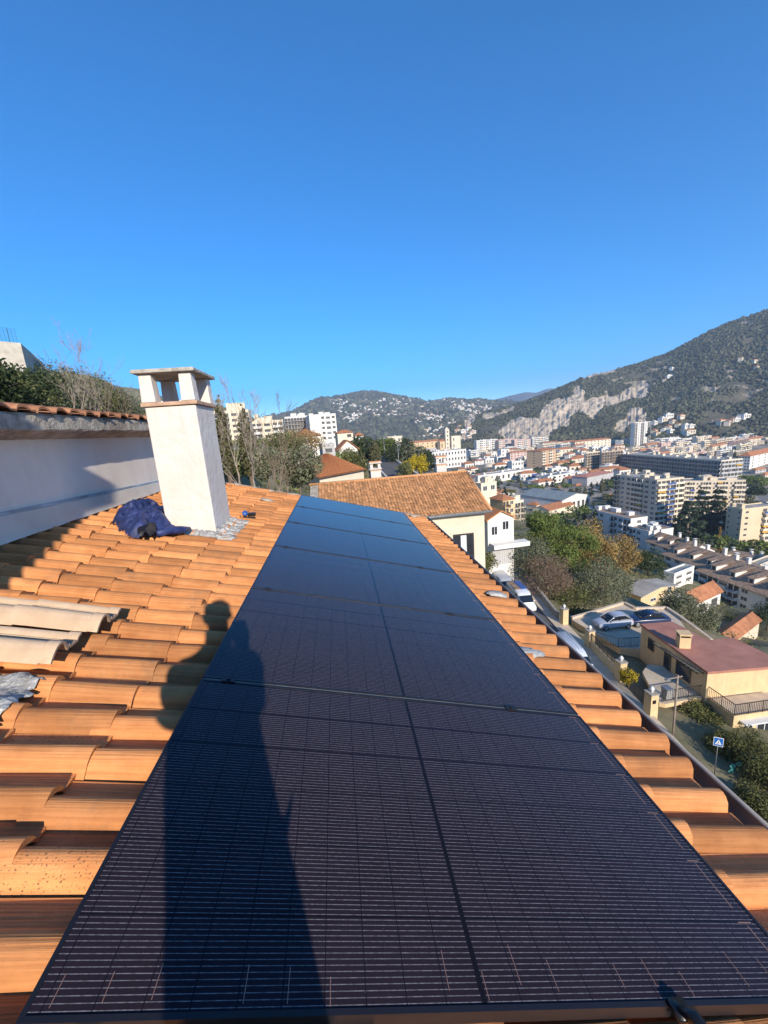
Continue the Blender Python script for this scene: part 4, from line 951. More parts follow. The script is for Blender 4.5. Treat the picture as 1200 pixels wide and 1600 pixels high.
# crowded middle of the valley: many look-alike blocks stepping back towards the mountain
rng = random.Random(11)
rowsV = [(735,800,716,2.5),(790,900,711,2.5),(850,985,703,2.4),(1015,1200,700,2.4),(1050,1200,688,2.4),(1012,1160,722,3.0),(1000,1165,714,2.7),(1010,1170,706,2.6),(1025,1180,698,2.4),(945,1000,715,2.6),(960,1180,691,2.3),(1062,1178,684,2.3)]
for ri, (u0, u1, vb, sc) in enumerate(rowsV):
    u = u0
    while u < u1:
        wpx = rng.uniform(14, 30); st = rng.choice(['bbbb','bwbw','rrrr','wwww','bbwbb'])
        vb2 = vb - (u - u0) * .035 + rng.uniform(-1.5, 1.5)
        wm = rng.choice(['far_cream','far_cream','far_white','far_white','far_beige','far_pink' if ri > 4 else 'far_cream'])
        rf = rng.random() < .22
        dep = 560
        top = vb2 - rng.uniform(8, 13)
        kindl = {'far_cream':'cream','far_white':'white','far_beige':'beige','far_pink':'pinkish'}[wm]
        lab = 'small %s apartment block with a %s roof in the crowded middle of the valley' % (kindl, 'tiled' if rf else 'flat')
        blk('apartment_block', lab, AB, (u, vb2), top, u + wpx, u - wpx*.3, rng.choice([10,14,20,26]), 4, st, None, wallm=wm, roof='hip' if rf else 'flat', rh=2.5, dep=dep, huts=rng.choice([1,2,3]), group='apartment blocks crowding the valley', dmin=11)
        u += wpx + rng.uniform(-2, 4)
rng = random.Random(19)
for u, v in [(742,768),(762,776),(775,752),(742,727),(760,705),(815,742),(836,716),(850,712),(862,722),(905,742),(878,728),(900,722),(942,742),(962,735),(955,722),(984,715),(960,705),(970,698),(925,702),(842,690),(862,700),(880,698),(906,692),(730,744),(722,702),(738,700),(718,722),(702,728),(765,744),(818,752),(866,768),(900,765),(1168,756),(1185,760),(1165,772),(1195,748),(1180,742),(948,782),(962,790),(930,812),(945,818),(900,790)]:
    wpx = rng.uniform(9, 20); wm = rng.choice(['far_cream','far_white','far_white','far_beige','far_grey']); rf = rng.random() < .45
    kn = {'far_cream':'cream','far_white':'white','far_beige':'beige','far_grey':'grey'}[wm]
    blk('town_house', 'low %s house with a %s roof between the valley trees' % (kn, 'tiled' if rf else 'flat'), 'house', (u, v), v - rng.uniform(4.5, 8), u + wpx, u - wpx*.4, rng.choice([4,10,18]), 2, rng.choice(['www','wdw','dd','ww']), None, wallm=wm, roof='hip' if rf else 'flat', rh=1.8, huts=1, group='low houses on the valley floor', dmin=9)
blk('apartment_block', 'long pinkish block on the lower mountain slope under the woods', AB, (1112,684), 671, 1150, None, 10, 4, 'bwbwbwb', None, wallm='far_pink', roof='hip', rh=2.5, dep=690, dmin=13)
blk('apartment_block', 'long pale block beside the pinkish one under the mountain woods', AB, (1068,688), 673, 1106, None, 10, 4, 'wbwbwb', None, wallm='far_white', dep=690, dmin=13, huts=5)
blk('villa', 'long cream villa row with a brown roof left of the pale block under the woods', 'house', (1028,690), 678, 1066, None, 10, 3, 'wwwww', None, wallm='far_cream', roof='hip', roofm='roof_brown', rh=2.5, dep=690, dmin=12)
# -- hillside left of centre
blk('apartment_block', 'big white block with blank end wall on the left hillside', AB, (487,690), 650, 528, 480, 8, 5, '..dvd', 'd', wallm='far_white', dep=215, huts=6)
blk('apartment_block', 'lower grey white terraced block left of the big white one', AB, (447,676), 653, 484, 440, 6, 4, 'rrrr', None, wallm='far_white', dep=240, huts=4, balm='far_grey')
blk('apartment_block', 'cream block with white balconies behind the bare trees', AB, (396,697), 661, 446, 388, 6, 4, 'bdb', None, wallm='far_cream', dep=150, huts=3, balm='far_white')
blk('apartment_block', 'cream block with curved balconies right beside the chimney', AB, (332,690), 646, 394, 320, 4, 5, 'rrdr', None, wallm='far_cream', dep=130, huts=3, balm='far_white')
blk('apartment_block', 'pale block seen through the chimney cap', AB, (236,668), 630, 312, None, 0, 4, 'rrrr', None, wallm='far_white', dep=190, huts=3, dmin=12)
blk('villa', 'white villa with an orange hip roof below the big white block', 'house', (460,700), 683, 503, 455, 8, 1, 'bbw', None, wallm='far_white', roof='hip', rh=2.0, dep=105, balm='far_white')
blk('villa', 'plain cream box house right of the big white block', 'house', (529,698), 677, 553, 525, 12, 2, '.d', None, wallm='far_cream', roof='hip', rh=1.2, dep=150)
blk('villa', 'white gabled house with a balcony in front of the plain cream box house', 'house', (531,722), 704, 560, 526, 8, 1, 'wbb', None, wallm='far_white', roof='gable_y', rh=2.2, dep=95)
blk('villa', 'small pale house among trees right of the plain cream box house', 'house', (556,690), 681, 569, None, 8, 1, 'ww', None, wallm='far_white', roof='hip', rh=1.6, dep=190)
blk('villa', 'low white house with a brown roof behind the bare trees', 'house', (437,722), 712, 488, 430, 5, 1, 'w.w', None, wallm='far_white', roof='hip', roofm='roof_brown', rh=1.6, dep=62)
blk('shed', 'grey hut between the villas on the left hillside', 'hut', (505,712), 698, 524, 500, 8, 1, 'd', None, wallm='far_grey', huts=0, dep=80, dmin=4)
blk('warehouse', 'low cream shed at the foot of the far hill', 'warehouse', (606,694), 683, 629, None, 6, 1, 'ww', None, wallm='far_cream', dep=900, dmin=20)
blk('warehouse', 'flat pale sheds along the road in the valley', 'warehouse', (606,705), 697, 640, None, 6, 1, 'www', None, wallm='far_grey', dep=520, dmin=25, huts=3)

# smaller houses filling the valley floor, too small to show parts
# villas on the far hill and the mountain foot: separate small houses
def villa_me(wm, rm, flat):
    b = MB(); b.bx(-.5,.5,-.4,.4,-.6,.52,0)
    if flat: b.bx(-.52,.52,-.42,.42,.522,.58,0); b.bx(-.2,.1,-.2,.2,.58,.8,0)
    else: b.add([(-.56,-.46,.50),(.56,-.46,.50),(.56,.46,.50),(-.56,.46,.50),(-.2,0,.78),(.2,0,.78)], [(0,1,5,4),(2,3,4,5),(1,2,5),(3,0,4),(3,2,1,0)], 1)
    for x in (-.28,.02,.30): b.bx(x-.07,x+.07,-.408,-.39,-.02,.3,2)
    return b.me('villa', [wm, rm, M['glass_far']])
VM = [(villa_me(M['far_white'], M['roof_tile'], True), 'small white flat roofed villa among the trees of the far hill'),
      (villa_me(M['far_cream'], M['roof_tile'], False), 'small cream villa with orange roof among the trees of the far hill'),
      (villa_me(M['far_white'], M['roof_tile'], False), 'small white villa with orange roof among the trees of the far hill')]
rng = random.Random(41)
for k in range(95):
    u = rng.uniform(715, 985); v = rng.uniform(700, 792) if u < 930 else rng.uniform(692, 745)
    if 805 < u < 925 and 765 < v < 812: continue
    me_, lab = rng.choice(VM); p = Z(u, v, -70)
    if p.y > 950: continue
    q = inst('valley_house', me_, None, p + Vector((0,0,3.0)), rng.uniform(-.2,.6), (rng.uniform(11,22), rng.uniform(9,14), rng.uniform(7,11)))
    tag(q, {0:'small white flat roofed house packed between the valley buildings',1:'small cream house with orange roof packed between the valley buildings',2:'small white house with orange roof packed between the valley buildings'}[VM.index((me_, lab))], 'house', 'small houses packed on the valley floor')
rng = random.Random(21); cnt = 0
hx, hy, hz, _, hT, hA = HX
def uv_of(p):
    c = CR.T @ np.array(p); return 600 + F*c[0]/-c[2], 800 - F*c[1]/-c[2]
while cnt < 285:
    i = rng.randrange(8, 86); j = rng.randrange(2, 258); p = (hx[i,j], hy[i,j], hz[i,j]); u, v = uv_of(p)
    c = float(fbm(u/26, v/12, 3, 5))
    ok = (520 < u < 760 and 624 < v < 672 and c > .38 - .06*(u > 560) and v < 672 - (.20*abs(u-600) if u < 680 else 4)) or (655 < u < 712 and 668 < v < 690 and c > .45)
    if 560 < u < 650 and v > 655: ok = False
    if not ok or rng.random() < .15: continue
    me_, lab = rng.choice(VM); s_ = rng.uniform(9, 14)
    q = inst('hill_villa', me_, None, (p[0], p[1], p[2] + s_*.42), rng.uniform(-.5, .5), (s_*1.25, s_, s_*.8)); tag(q, lab, 'house', 'villas dotted over the far hill'); cnt += 1
mb_ = MB(); k_ = 0; rng = random.Random(22)
while k_ < 1300:
    i = rng.randrange(8, 86); j = rng.randrange(2, 258); p = (hx[i,j], hy[i,j], hz[i,j]); u, v = uv_of(p)
    c = float(fbm(u/26, v/12, 3, 5)); ok = (515 < u < 790 and 622 < v < 690 and c > .26)
    if not ok or (560 < u < 650 and v > 657) or (u < 560 and v > 660): continue
    s_ = rng.uniform(5, 9.5); x, y, z = p; x += rng.uniform(-12,12); y += rng.uniform(-12,12); z += s_*.2
    mb_.bx(x-s_*.6,x+s_*.6,y-s_*.4,y+s_*.4,z-6,z+s_*.42,0)
    if rng.random() < .4: mb_.add([(x-s_*.65,y-s_*.45,z+s_*.42),(x+s_*.65,y-s_*.45,z+s_*.42),(x+s_*.65,y+s_*.45,z+s_*.42),(x-s_*.65,y+s_*.45,z+s_*.42),(x,y,z+s_*.62)], [(0,1,4),(1,2,4),(2,3,4),(3,0,4)], 1)
    k_ += 1
tag(mb_.build('hill_villas', [M['far_white'], M['roof_tile']]), 'the smaller pale villas speckling the far hill', 'houses', kind='stuff')
rng = random.Random(31); cnt = 0; mx_, my_, mz_, mk_, _, _ = MX
VM2 = [(VM[0][0], 'small white villa on the lower mountainside among scrub'), (VM[1][0], 'small cream villa with orange roof on the lower mountainside among scrub')]
while cnt < 46:
    i = rng.randrange(1, 150); j = rng.randrange(5, 612); u, v = uv_of((mx_[i,j], my_[i,j], mz_[i,j]))
    ok = (1020 < u < 1104 and 651 + (1104 - u) * .05 < v < 682 and rng.random() < .6) or (1100 < u < 1180 and 655 < v < 675 and rng.random() < .25) or (660 < u < 740 and 668 < v < 690 and rng.random() < .3) or (920 < u < 1100 and 575 < v < 600 and rng.random() < .03) or (1150 < u < 1196 and 545 < v < 620 and rng.random() < .05)
    if not ok: continue
    me_, lab = rng.choice(VM2); s_ = rng.uniform(8, 12)
    q = inst('mountain_villa', me_, None, (mx_[i,j], my_[i,j], mz_[i,j] + s_*.45), rng.uniform(-.2,.6), (s_*1.4, s_, s_*.85)); tag(q, lab, 'house', 'villas dotted over the mountain foot'); cnt += 1
# ------------------------------------------------------------------ street below the roof
ZS = -23.0
def G2(u, v, z): p = Z(u, v, z); return (p.x, p.y)
def on(o, **k): return o
b = MB(); n_ = 40; ys = np.linspace(-25, 72, n_)
xr = lambda y: XR(y) - .9; xl = lambda y: XR(y) - 5.4
b.add([(xl(y), y, ZS) for y in ys] + [(xr(y), y, ZS) for y in ys], [(i, n_+i, n_+i+1, i+1) for i in range(n_-1)])
tag(b.build('road', M['asphalt']), kind='structure')
b = MB(); 
for k in range(n_-1): b.add([(xr(ys[k]), ys[k], ZS-.2),(xr(ys[k])+1.5, ys[k], ZS-.2),(xr(ys[k+1])+1.5, ys[k+1], ZS-.2),(xr(ys[k+1]), ys[k+1], ZS-.2),(xr(ys[k]), ys[k], ZS+.13),(xr(ys[k])+1.5, ys[k], ZS+.13),(xr(ys[k+1])+1.5, ys[k+1], ZS+.13),(xr(ys[k+1]), ys[k+1], ZS+.13)],[(4,5,6,7),(3,7,4,0)])
tag(b.build('pavement', M['paving']), kind='structure')
# road far behind the tiled gable
ra = [Z(640,756,-14), Z(615,735,-13), Z(600,722,-12), Z(592,714,-11.5)]
b = MB(); vs = []
for k, p in enumerate(ra): vs += [p + Vector((-4.2,0,0)), p + Vector((4.2,0,0))]
b.add(vs, [(2*k, 2*k+1, 2*k+3, 2*k+2) for k in range(len(ra)-1)])
for k in range(len(ra)-1):
    a, c = ra[k], ra[k+1]
    for s_ in (-4.6, 4.2):
        b.add([a+Vector((s_,0,-.3)), a+Vector((s_+.4,0,-.3)), c+Vector((s_+.4,0,-.3)), c+Vector((s_,0,-.3)), a+Vector((s_,0,.8)), a+Vector((s_+.4,0,.8)), c+Vector((s_+.4,0,.8)), c+Vector((s_,0,.8))], [(4,5,6,7),(0,1,5,4),(1,2,6,5),(3,0,4,7)], 1)
tag(b.build('hill_road', [M['asphalt'], M['far_white']]), kind='structure')

# ------------------------------------------------------------------ vehicles
M['tyre'] = mat('tyre rubber', (.02,.02,.02), .9, .2, .1, 8); M['rim'] = mat('alloy wheel', (.40,.41,.43), .35, .5, .1, 9, metal=.7)
M['carglass'] = mat('tinted car glass', (.015,.018,.022), .05, .6, .1, 2); M['lamp'] = mat('headlight glass', (.55,.57,.6), .1, .6, .05, 20); M['rearlamp'] = mat('red rear light', (.35,.02,.015), .2, .5, .05, 20)
def paint(name, c): return mat(name, c, .28, .5, .04, 3, coat=.5)
def vehicle(name, label, loc, rz, paintm, kind='hatch', cat='car', group=None):
    # local: nose towards -y, ground z=0
    t = thing(name, label, cat, loc, rz, group)
    if kind == 'hatch':
        L, Wd = 3.85, 1.66; body = [(-1.92,.38,.62,.62),(-1.86,.26,.74,.74),(-1.5,.22,.86,.80),(-.95,.22,.96,.83),(0,.22,.97,.83),(1.0,.22,.99,.83),(1.62,.24,.98,.80),(1.86,.30,.90,.74),(1.93,.40,.72,.66)]
        cab = [(-1.02,.95,.97,.74),(-.30,.96,1.42,.63),(.35,.97,1.50,.62),(1.05,.98,1.46,.61),(1.55,.98,1.30,.60),(1.80,.97,.99,.66)]
        wy = (-1.22, 1.25); wr = .30
    elif kind == 'sedan':
        L, Wd = 4.3, 1.72; body = [(-2.15,.38,.60,.64),(-2.05,.26,.72,.76),(-1.6,.22,.82,.82),(-.95,.22,.92,.85),(0,.22,.94,.86),(1.2,.22,.96,.85),(1.9,.24,.96,.80),(2.12,.32,.88,.74)]
        cab = [(-1.0,.91,.93,.76),(-.25,.92,1.36,.64),(.4,.93,1.42,.62),(1.0,.94,1.36,.62),(1.65,.95,.97,.68)]
        wy = (-1.35, 1.35); wr = .31
    else:
        L, Wd = 5.4, 2.0; body = [(-2.7,.45,.80,.80),(-2.6,.32,1.0,.94),(-2.1,.28,1.22,1.0),(-1.7,.28,1.30,1.0),(2.6,.28,1.34,1.0),(2.68,.30,1.30,.98)]
        cab = [(-2.15,1.21,1.23,.88),(-1.45,1.28,2.02,.86),(-.9,1.3,2.25,.90),(2.55,1.33,2.25,.90),(2.66,1.32,2.1,.9)]
        wy = (-1.75, 1.65); wr = .34
    # body loft: rounded sections
    def loft(mb, secs, m=0, n=14, top=False):
        vs = []
        for y, z0, z1, hw in secs:
            for k in range(n):
                a = 2*math.pi*(k+.5)/n; ca, sa = math.cos(a), math.sin(a); e = .42
                vs.append((hw*abs(ca)**e*(1 if ca > 0 else -1)*(1 if sa < 0 or not top else .96), y, (z0+z1)/2 + (z1-z0)/2*abs(sa)**e*(1 if sa > 0 else -1)))
        fs = [(i*n+j, i*n+(j+1)%n, (i+1)*n+(j+1)%n, (i+1)*n+j) for i in range(len(secs)-1) for j in range(n)]
        fs += [tuple(range(n-1,-1,-1)), tuple((len(secs)-1)*n+j for j in range(n))]
        mb.add(vs, [tuple(reversed(f)) for f in fs], m)
    mb = MB(); loft(mb, body); bo = mb.build('body', paintm, t, smooth=True)
    es = bo.modifiers.new('edges', 'EDGE_SPLIT'); es.split_angle = R_(55)
    mb = MB(); loft(mb, cab, top=True)
    if kind == 'van':
        g = mb.build('cabin', paintm, t, smooth=True)
        q = MB(); q.add([(-.80,-2.10,1.30),(.80,-2.10,1.30),(.76,-1.53,1.98),(-.76,-1.53,1.98)], [(0,1,2,3)]); w_ = q.build('windscreen', M['carglass'], t); w_.location = (0,-.05,.02)
        for s_ in (-1,1):
            q = MB(); q.bx(s_*.90-.02, s_*.90+.02, -1.35, -.55, 1.45, 1.95); q.build('window', M['carglass'], t)
    else:
        g = mb.build('window', M['carglass'], t, smooth=True)
        # roof panel and pillars over the glass
        q = MB(); secs = [(y, z1 - .03, z1 + .012, hw*.93) for y, z0, z1, hw in cab[1:-1]]; loft(q, secs); q.build('roof', paintm, t, smooth=True)
        for s_ in (-1,1):
            for ya, yb in ((0,1),(3,5) if kind == 'hatch' else (3,4)):
                a_, c_ = cab[ya], cab[yb if yb < len(cab) else -1]
                q = MB(); q.bar((s_*a_[3]*.985, a_[0], a_[2]), (s_*c_[3]*.985, c_[0], c_[2]), .07, .05); q.build('pillar', paintm, t)
            q = MB(); q.bar((s_*cab[2][3]*1.0, .38, .96), (s_*cab[2][3]*.97, .30, 1.44), .07, .03); q.build('pillar', M['plastic_blk'], t)
    for yq in wy:
        for s_ in (-1,1):
            q = MB(); xw = s_*(Wd/2 - .10)
            pr = [(0,-.10),(wr*.62,-.10),(wr*.95,-.09),(wr,-.05),(wr,.05),(wr*.95,.09),(wr*.62,.10)]
            q.lathe(pr, 18); w_ = q.build('wheel', M['tyre'], t, smooth=True); w_.rotation_euler = (0, math.pi/2, 0); w_.location = (xw, yq, wr)
            r_ = MB(); r_.lathe([(0,.105),(wr*.2,.106),(wr*.5,.10),(wr*.62,.112),(wr*.66,.098)], 18)
            ro = r_.build('rim', M['rim'], w_, smooth=True); 
            if s_ < 0: ro.rotation_euler = (math.pi, 0, 0)
    f0 = body[1]; zl = .66 if kind != 'van' else .86
    for s_ in (-1,1):
        q = MB(); q.lathe([(0,-.03),(.09,-.02),(.13,.0),(.10,.03),(0,.04)], 12); o = q.build('headlight', M['lamp'], t, smooth=True); o.rotation_euler = (R_(90), 0, 0); o.scale = (1.3,.9,1.2); o.location = (s_*f0[3]*.74, f0[0] + .04, zl)
        q = MB(); yb = body[-2]; q.bx(s_*yb[3]*.86-.06, s_*yb[3]*.86+.06, yb[0]-.02, yb[0]+.05, .68, .92 if kind != 'van' else 1.15); q.build('rear_light', M['rearlamp'], t, bevel=.01)
        q = MB(); zc = cab[0]; q.bx(s_*(zc[3]+.10)-.09, s_*(zc[3]+.10)+.09, zc[0]+.30, zc[0]+.40, zc[1]+.02, zc[1]+.16); q.build('mirror', paintm, t, bevel=.02)
    q = MB(); q.bx(-f0[3]*.55, f0[3]*.55, f0[0]-.06, f0[0]+.02, .36, .50); q.build('grille', M['plastic_blk'], t, bevel=.01)
    q = MB(); q.bx(-.26,.26, f0[0]-.085, f0[0]-.062, .40, .50); q.build('number_plate', M['frame'], t)
    return t
ca, cb_ = Z(926,976,-22.8), Z(985,976,-22.8)
cdir = math.atan2((cb_-ca).y, (cb_-ca).x)
mid = Z(957,979,-22.9)
vehicle('parked_car', 'silver grey hatchback parked across the pale forecourt', mid, cdir - R_(90) + R_(12), paint('silver car paint', (.46,.49,.54)), 'hatch')
c2 = Z(1003,985,-22.9)
vehicle('parked_car', 'dark blue car half hidden behind the red flat roof', Vector((c2.x+1.5, c2.y+1.2, -22.9)), cdir - R_(90) + R_(5), paint('dark blue car paint', (.02,.035,.09)), 'sedan')
vehicle('parked_van', 'white camper van in the street with brown and blue panels on its roof', Vector((Z(832,958,ZS).x-.4, Z(832,958,ZS).y+2.4, ZS)), R_(-3), paint('white van paint', (.74,.74,.73)), 'van', 'van')
rp = MB(); vp = Vector((Z(832,958,ZS).x-.4, Z(832,958,ZS).y+2.4, ZS))
rp.bx(-.75,-.08,-.3,2.3,2.26,2.34); q = bpy.data.objects[[o.name for o in bpy.data.objects if o.name.startswith('parked_van')][0]]
rp.build('roof_panel', M['roof_brown'], q); rp = MB(); rp.bx(.0,.75,-.3,2.3,2.26,2.34); rp.build('roof_panel', M['rail_blue'], q)
vehicle('parked_van', 'pale grey van parked behind the white camper van', Vector((Z(800,932,ZS).x-.3, Z(800,932,ZS).y+2.2, ZS)), R_(-4), paint('grey van paint', (.40,.42,.45)), 'van', 'van')
vehicle('parked_car', 'dark car at the far end of the street below the tiled gable', Vector((Z(776,893,ZS).x, Z(776,893,ZS).y+1.5, ZS)), R_(-5), paint('slate car paint', (.10,.12,.16)), 'hatch')
vx = Z(893,1008,ZS+2.25); vx.z = ZS
vehicle('parked_van', 'white van with a ribbed roof, nearest one just beyond the gutter', Vector((vx.x, vx.y, ZS)), R_(-6), M_ := paint('ribbed white van paint', (.66,.68,.70)), 'van', 'van')
vn = [o for o in bpy.data.objects if o.name.startswith('parked_van')][-1]
for k in range(6):
    q = MB(); q.bx(-.75+.28*k, -.68+.28*k, -.7, 2.4, 2.245, 2.275); q.build('roof_rib', M_, vn)

# ------------------------------------------------------------------ yellow house with the red flat roof
RZ_ = -20.25
roofpx = [(1001,975),(1050,971),(1107,1000),(1146,996),(1215,1030),(1215,1041),(1106,1050)]
poly = [G2(u, v, RZ_) for u, v in roofpx]
far_ = Vector(Z(1300,1090,RZ_)); 
yh = thing('yellow_house', 'ochre yellow house with a red coated flat roof and terraces', 'house', (poly[6][0], poly[6][1], -26))
def inset(poly, e):
    cx = sum(p[0] for p in poly)/len(poly); cy = sum(p[1] for p in poly)/len(poly)
    return [(cx + (x-cx)*(1-e), cy + (y-cy)*(1-e)) for x, y in poly]
b = MB(); b.prism(poly, RZ_-.22, RZ_, 0, 0); b.build('roof', M['red_roof'], yh, world=True)
b = MB(); b.prism(inset(poly, .015), -30, RZ_-.223); b.build('wall', M['stucco_yellow'], yh, world=True)
# lower storey with the railed terrace towards us
TZ = -22.55
corner = Vector(Z(1147,1119,TZ)); tl_ = Vector(Z(1105,1089,TZ)); tr = Vector(Z(1240,1105,TZ)); back = Vector(Z(1240,1060,TZ))
low = [(corner.x,corner.y),(tr.x,tr.y),(back.x,back.y),(tl_.x+2.5,tl_.y+1.2),(tl_.x,tl_.y)]
b = MB(); b.prism(low, -31, TZ); b.build('lower_wall', M['stucco_yellow'], yh, world=True)
b = MB(); b.prism(inset(low, .02), TZ+.003, TZ+.03); b.build('terrace_floor', M['paving'], yh, world=True)
def railing(parent, pts, z, h=.95, step=.14, name='railing', m=None):
    b = MB(); m = m or M['metal_dark']
    for a, c in zip(pts[:-1], pts[1:]):
        a = Vector((a[0],a[1],z)); c = Vector((c[0],c[1],z)); L = (c-a).length; k = max(2, int(L/step))
        b.bar(a+Vector((0,0,h)), c+Vector((0,0,h)), .045); b.bar(a+Vector((0,0,.1)), c+Vector((0,0,.1)), .03)
        for q in range(k+1):
            p = a.lerp(c, q/k); b.bar(p, p+Vector((0,0,h)), .02 if q % 8 else .04)
    return b.build(name, m, parent, world=parent is not None)
railing(yh, [(tl_.x,tl_.y),(corner.x,corner.y),(tr.x,tr.y)], TZ)
# door and window on the lit lower front
fx = Vector((tr.x-corner.x, tr.y-corner.y, 0)).normalized(); fa = math.atan2(fx.y, fx.x)
def on_front(x, z): return (corner.x + fx.x*x, corner.y + fx.y*x, z)
q = thing('tmp', None, None); bpy.data.objects.remove(q)
for nm, x0, x1, za, zb in (('door', .85, 1.65, TZ-2.75, TZ-.75), ('window', 1.95, 3.3, TZ-1.75, TZ-.75)):
    fr_ = MB(); p0 = Vector(on_front(x0, za)); L_ = x1-x0; H_ = zb-za
    fr_.bx(0,L_,-.03,.05,0,H_); o = fr_.build(nm, M['frame'], None); o.parent = yh; o.matrix_local = yh.matrix_basis.inverted() @ (Matrix.Translation(p0) @ Matrix.Rotation(fa, 4, 'Z'))
    g = MB(); 
    for k in range(2): g.bx(.07+k*(L_-.07)/2, (k+1)*(L_-.07)/2, -.036,-.0305,.07,H_-.07)
    g.build('pane', M['glass'], o)
sh = MB(); sh.bx(0,3.2,-.5,-.0,0,.12); o = sh.build('awning_box', M['frame'], None); o.parent = yh; o.matrix_local = yh.matrix_basis.inverted() @ (Matrix.Translation(Vector(on_front(.5, TZ-.55))) @ Matrix.Rotation(fa, 4, 'Z'))
# chimney on the red roof
cp = Z(1067,1010,RZ_)
b = MB(); b.bx(-.42,.42,-.35,.35,0,1.25); b.bx(-.5,.5,-.43,.43,1.253,1.33); 
o = b.build('chimney', M['stucco_yellow'], yh); o.matrix_local = yh.matrix_basis.inverted() @ (Matrix.Translation(Vector((cp.x,cp.y,RZ_-.005))) @ Matrix.Rotation(R_(-20), 4, 'Z'))
g = MB(); g.bx(-.36,.36,-.36,-.352,1.0,1.15); g.bx(-.43,-.425,-.25,.25,1.0,1.15); g.build('vent', M['plastic_blk'], o)
# upper forecourt terrace in front of the roofed porch
T2 = -22.7
tp_ = [G2(u, v, T2) for u, v in [(1018,1078),(1004,1050),(1012,1038),(1032,1040),(1060,1052),(1104,1088),(1040,1100),(1030,1098)]]
b = MB(); b.prism(tp_, T2-.35, T2, 0, 1); b.build('porch_terrace', [M['stucco_yellow'], M['paving']], yh, world=True)
railing(yh, [G2(u,v,T2) for u,v in [(1034,1097),(1103,1086)]], T2)
# dark porch wall with door and window under a ribbed awning
aw = thing('awning', 'white ribbed awning over the porch of the yellow house', 'awning', Z(1060,1040,-20.6))
pa, pb = Vector(Z(1032,1010,-20.55)), Vector(Z(1100,1052,-20.55)); pc, pd = Vector(Z(1020,1004,-20.75)), Vector(Z(1090,1052,-20.95))
b = MB()
for k in range(12):
    t0, t1 = k/12, (k+.62)/12
    a_, b_, c_, d_ = pa.lerp(pb,t0), pa.lerp(pb,t1), pc.lerp(pd,t1), pc.lerp(pd,t0); up = Vector((0,0,.04))
    b.add([a_,b_,c_,d_,a_+up,b_+up,c_+up,d_+up], [(3,2,1,0),(4,5,6,7),(0,1,5,4),(1,2,6,5),(2,3,7,6),(3,0,4,7)])
b.build('slats', M['far_white'], aw, world=True)
b = MB(); b.bar(pc+Vector((0,0,-.04)), pd+Vector((0,0,-.04)), .06); b.bar(pa+Vector((0,0,-.04)), pb+Vector((0,0,-.04)), .06); b.build('bar', M['metal_dark'], aw, world=True)
w0, w1 = Vector((poly[0][0],poly[0][1],0)), Vector((poly[6][0],poly[6][1],0)); wd = (w1-w0).normalized(); wn = Vector((wd.y,-wd.x,0)); wang = math.atan2(wd.y, wd.x)
for nm, s0, s1, za, zb in (('door', .42,.52,-22.68,-20.9), ('window', .60,.80,-22.4,-20.95), ('window', .15,.25,-22.1,-21.0)):
    p0 = w0.lerp(w1, s0); L_ = (w1-w0).length*(s1-s0); fr_ = MB(); fr_.bx(0,L_,-.04,.25,0,zb-za); o = fr_.build(nm, M['wood'], None); o.parent = yh
    o.matrix_local = yh.matrix_basis.inverted() @ (Matrix.Translation(Vector((p0.x,p0.y,za))) @ Matrix.Rotation(wang, 4, 'Z'))
    g = MB(); g.bx(.07,L_-.07,-.05,-.041,.07,zb-za-.07); g.build('pane', M['glass'], o)
bn = thing('bin', 'grey wheeled bin standing on the porch terrace behind the railing', 'bin', Z(1041,1091,T2))
b = MB(); taper(b, -.28,.28,-.30,.30,.06,.92,.05); b.build('body', M['far_grey'], bn, bevel=.02)
b = MB(); b.bx(-.30,.30,-.33,.33,.925,.99); b.build('lid', M['metal_grey'], bn, bevel=.02)

# parking forecourt beside the yellow house
PZ = -22.92
pk = [G2(u, v, PZ) for u, v in [(893,968),(968,1012),(1000,1014),(1110,1040),(1060,965),(1042,952),(992,953),(975,944),(935,956)]]
b = MB(); b.prism(pk, PZ-4.0, PZ, 0, 1); tag(b.build('forecourt', [M['stucco_yellow'], M['paving']]), kind='structure')
kw = thing('low_wall', 'low pale kerb wall round the back of the forecourt', 'wall', Z(1000,955,PZ))
kp = [Z(u, v, PZ) for u, v in [(893,967),(935,955),(975,943),(992,952),(1041,951),(1062,965),(1112,1002)]]
b = MB()
for a, c in zip(kp[:-1], kp[1:]): b.bar(a+Vector((0,0,.12)), c+Vector((0,0,.12)), .28, .28)
b.build('coping', M['paving'], kw, world=True)
bl = thing('railing', 'dark iron railing along the near edge of the forecourt', 'railing', Z(945,1003,PZ))
railing(bl, [G2(u,v,PZ) for u,v in [(928,1000),(966,1012),(998,1010)]], PZ, 1.0, name='bars')
bs = MB(); 
gp = [(881,974,'ochre gate pillar with a white urn, farthest along the street'),(921,1010,'ochre gate pillar with a white urn at the corner of the forecourt'),(969,1062,'ochre gate pillar with a white urn beside the yellow shrub'),(1016,1114,'ochre gate pillar with a letter box and a white ornament, nearest to us')]
gp3 = []
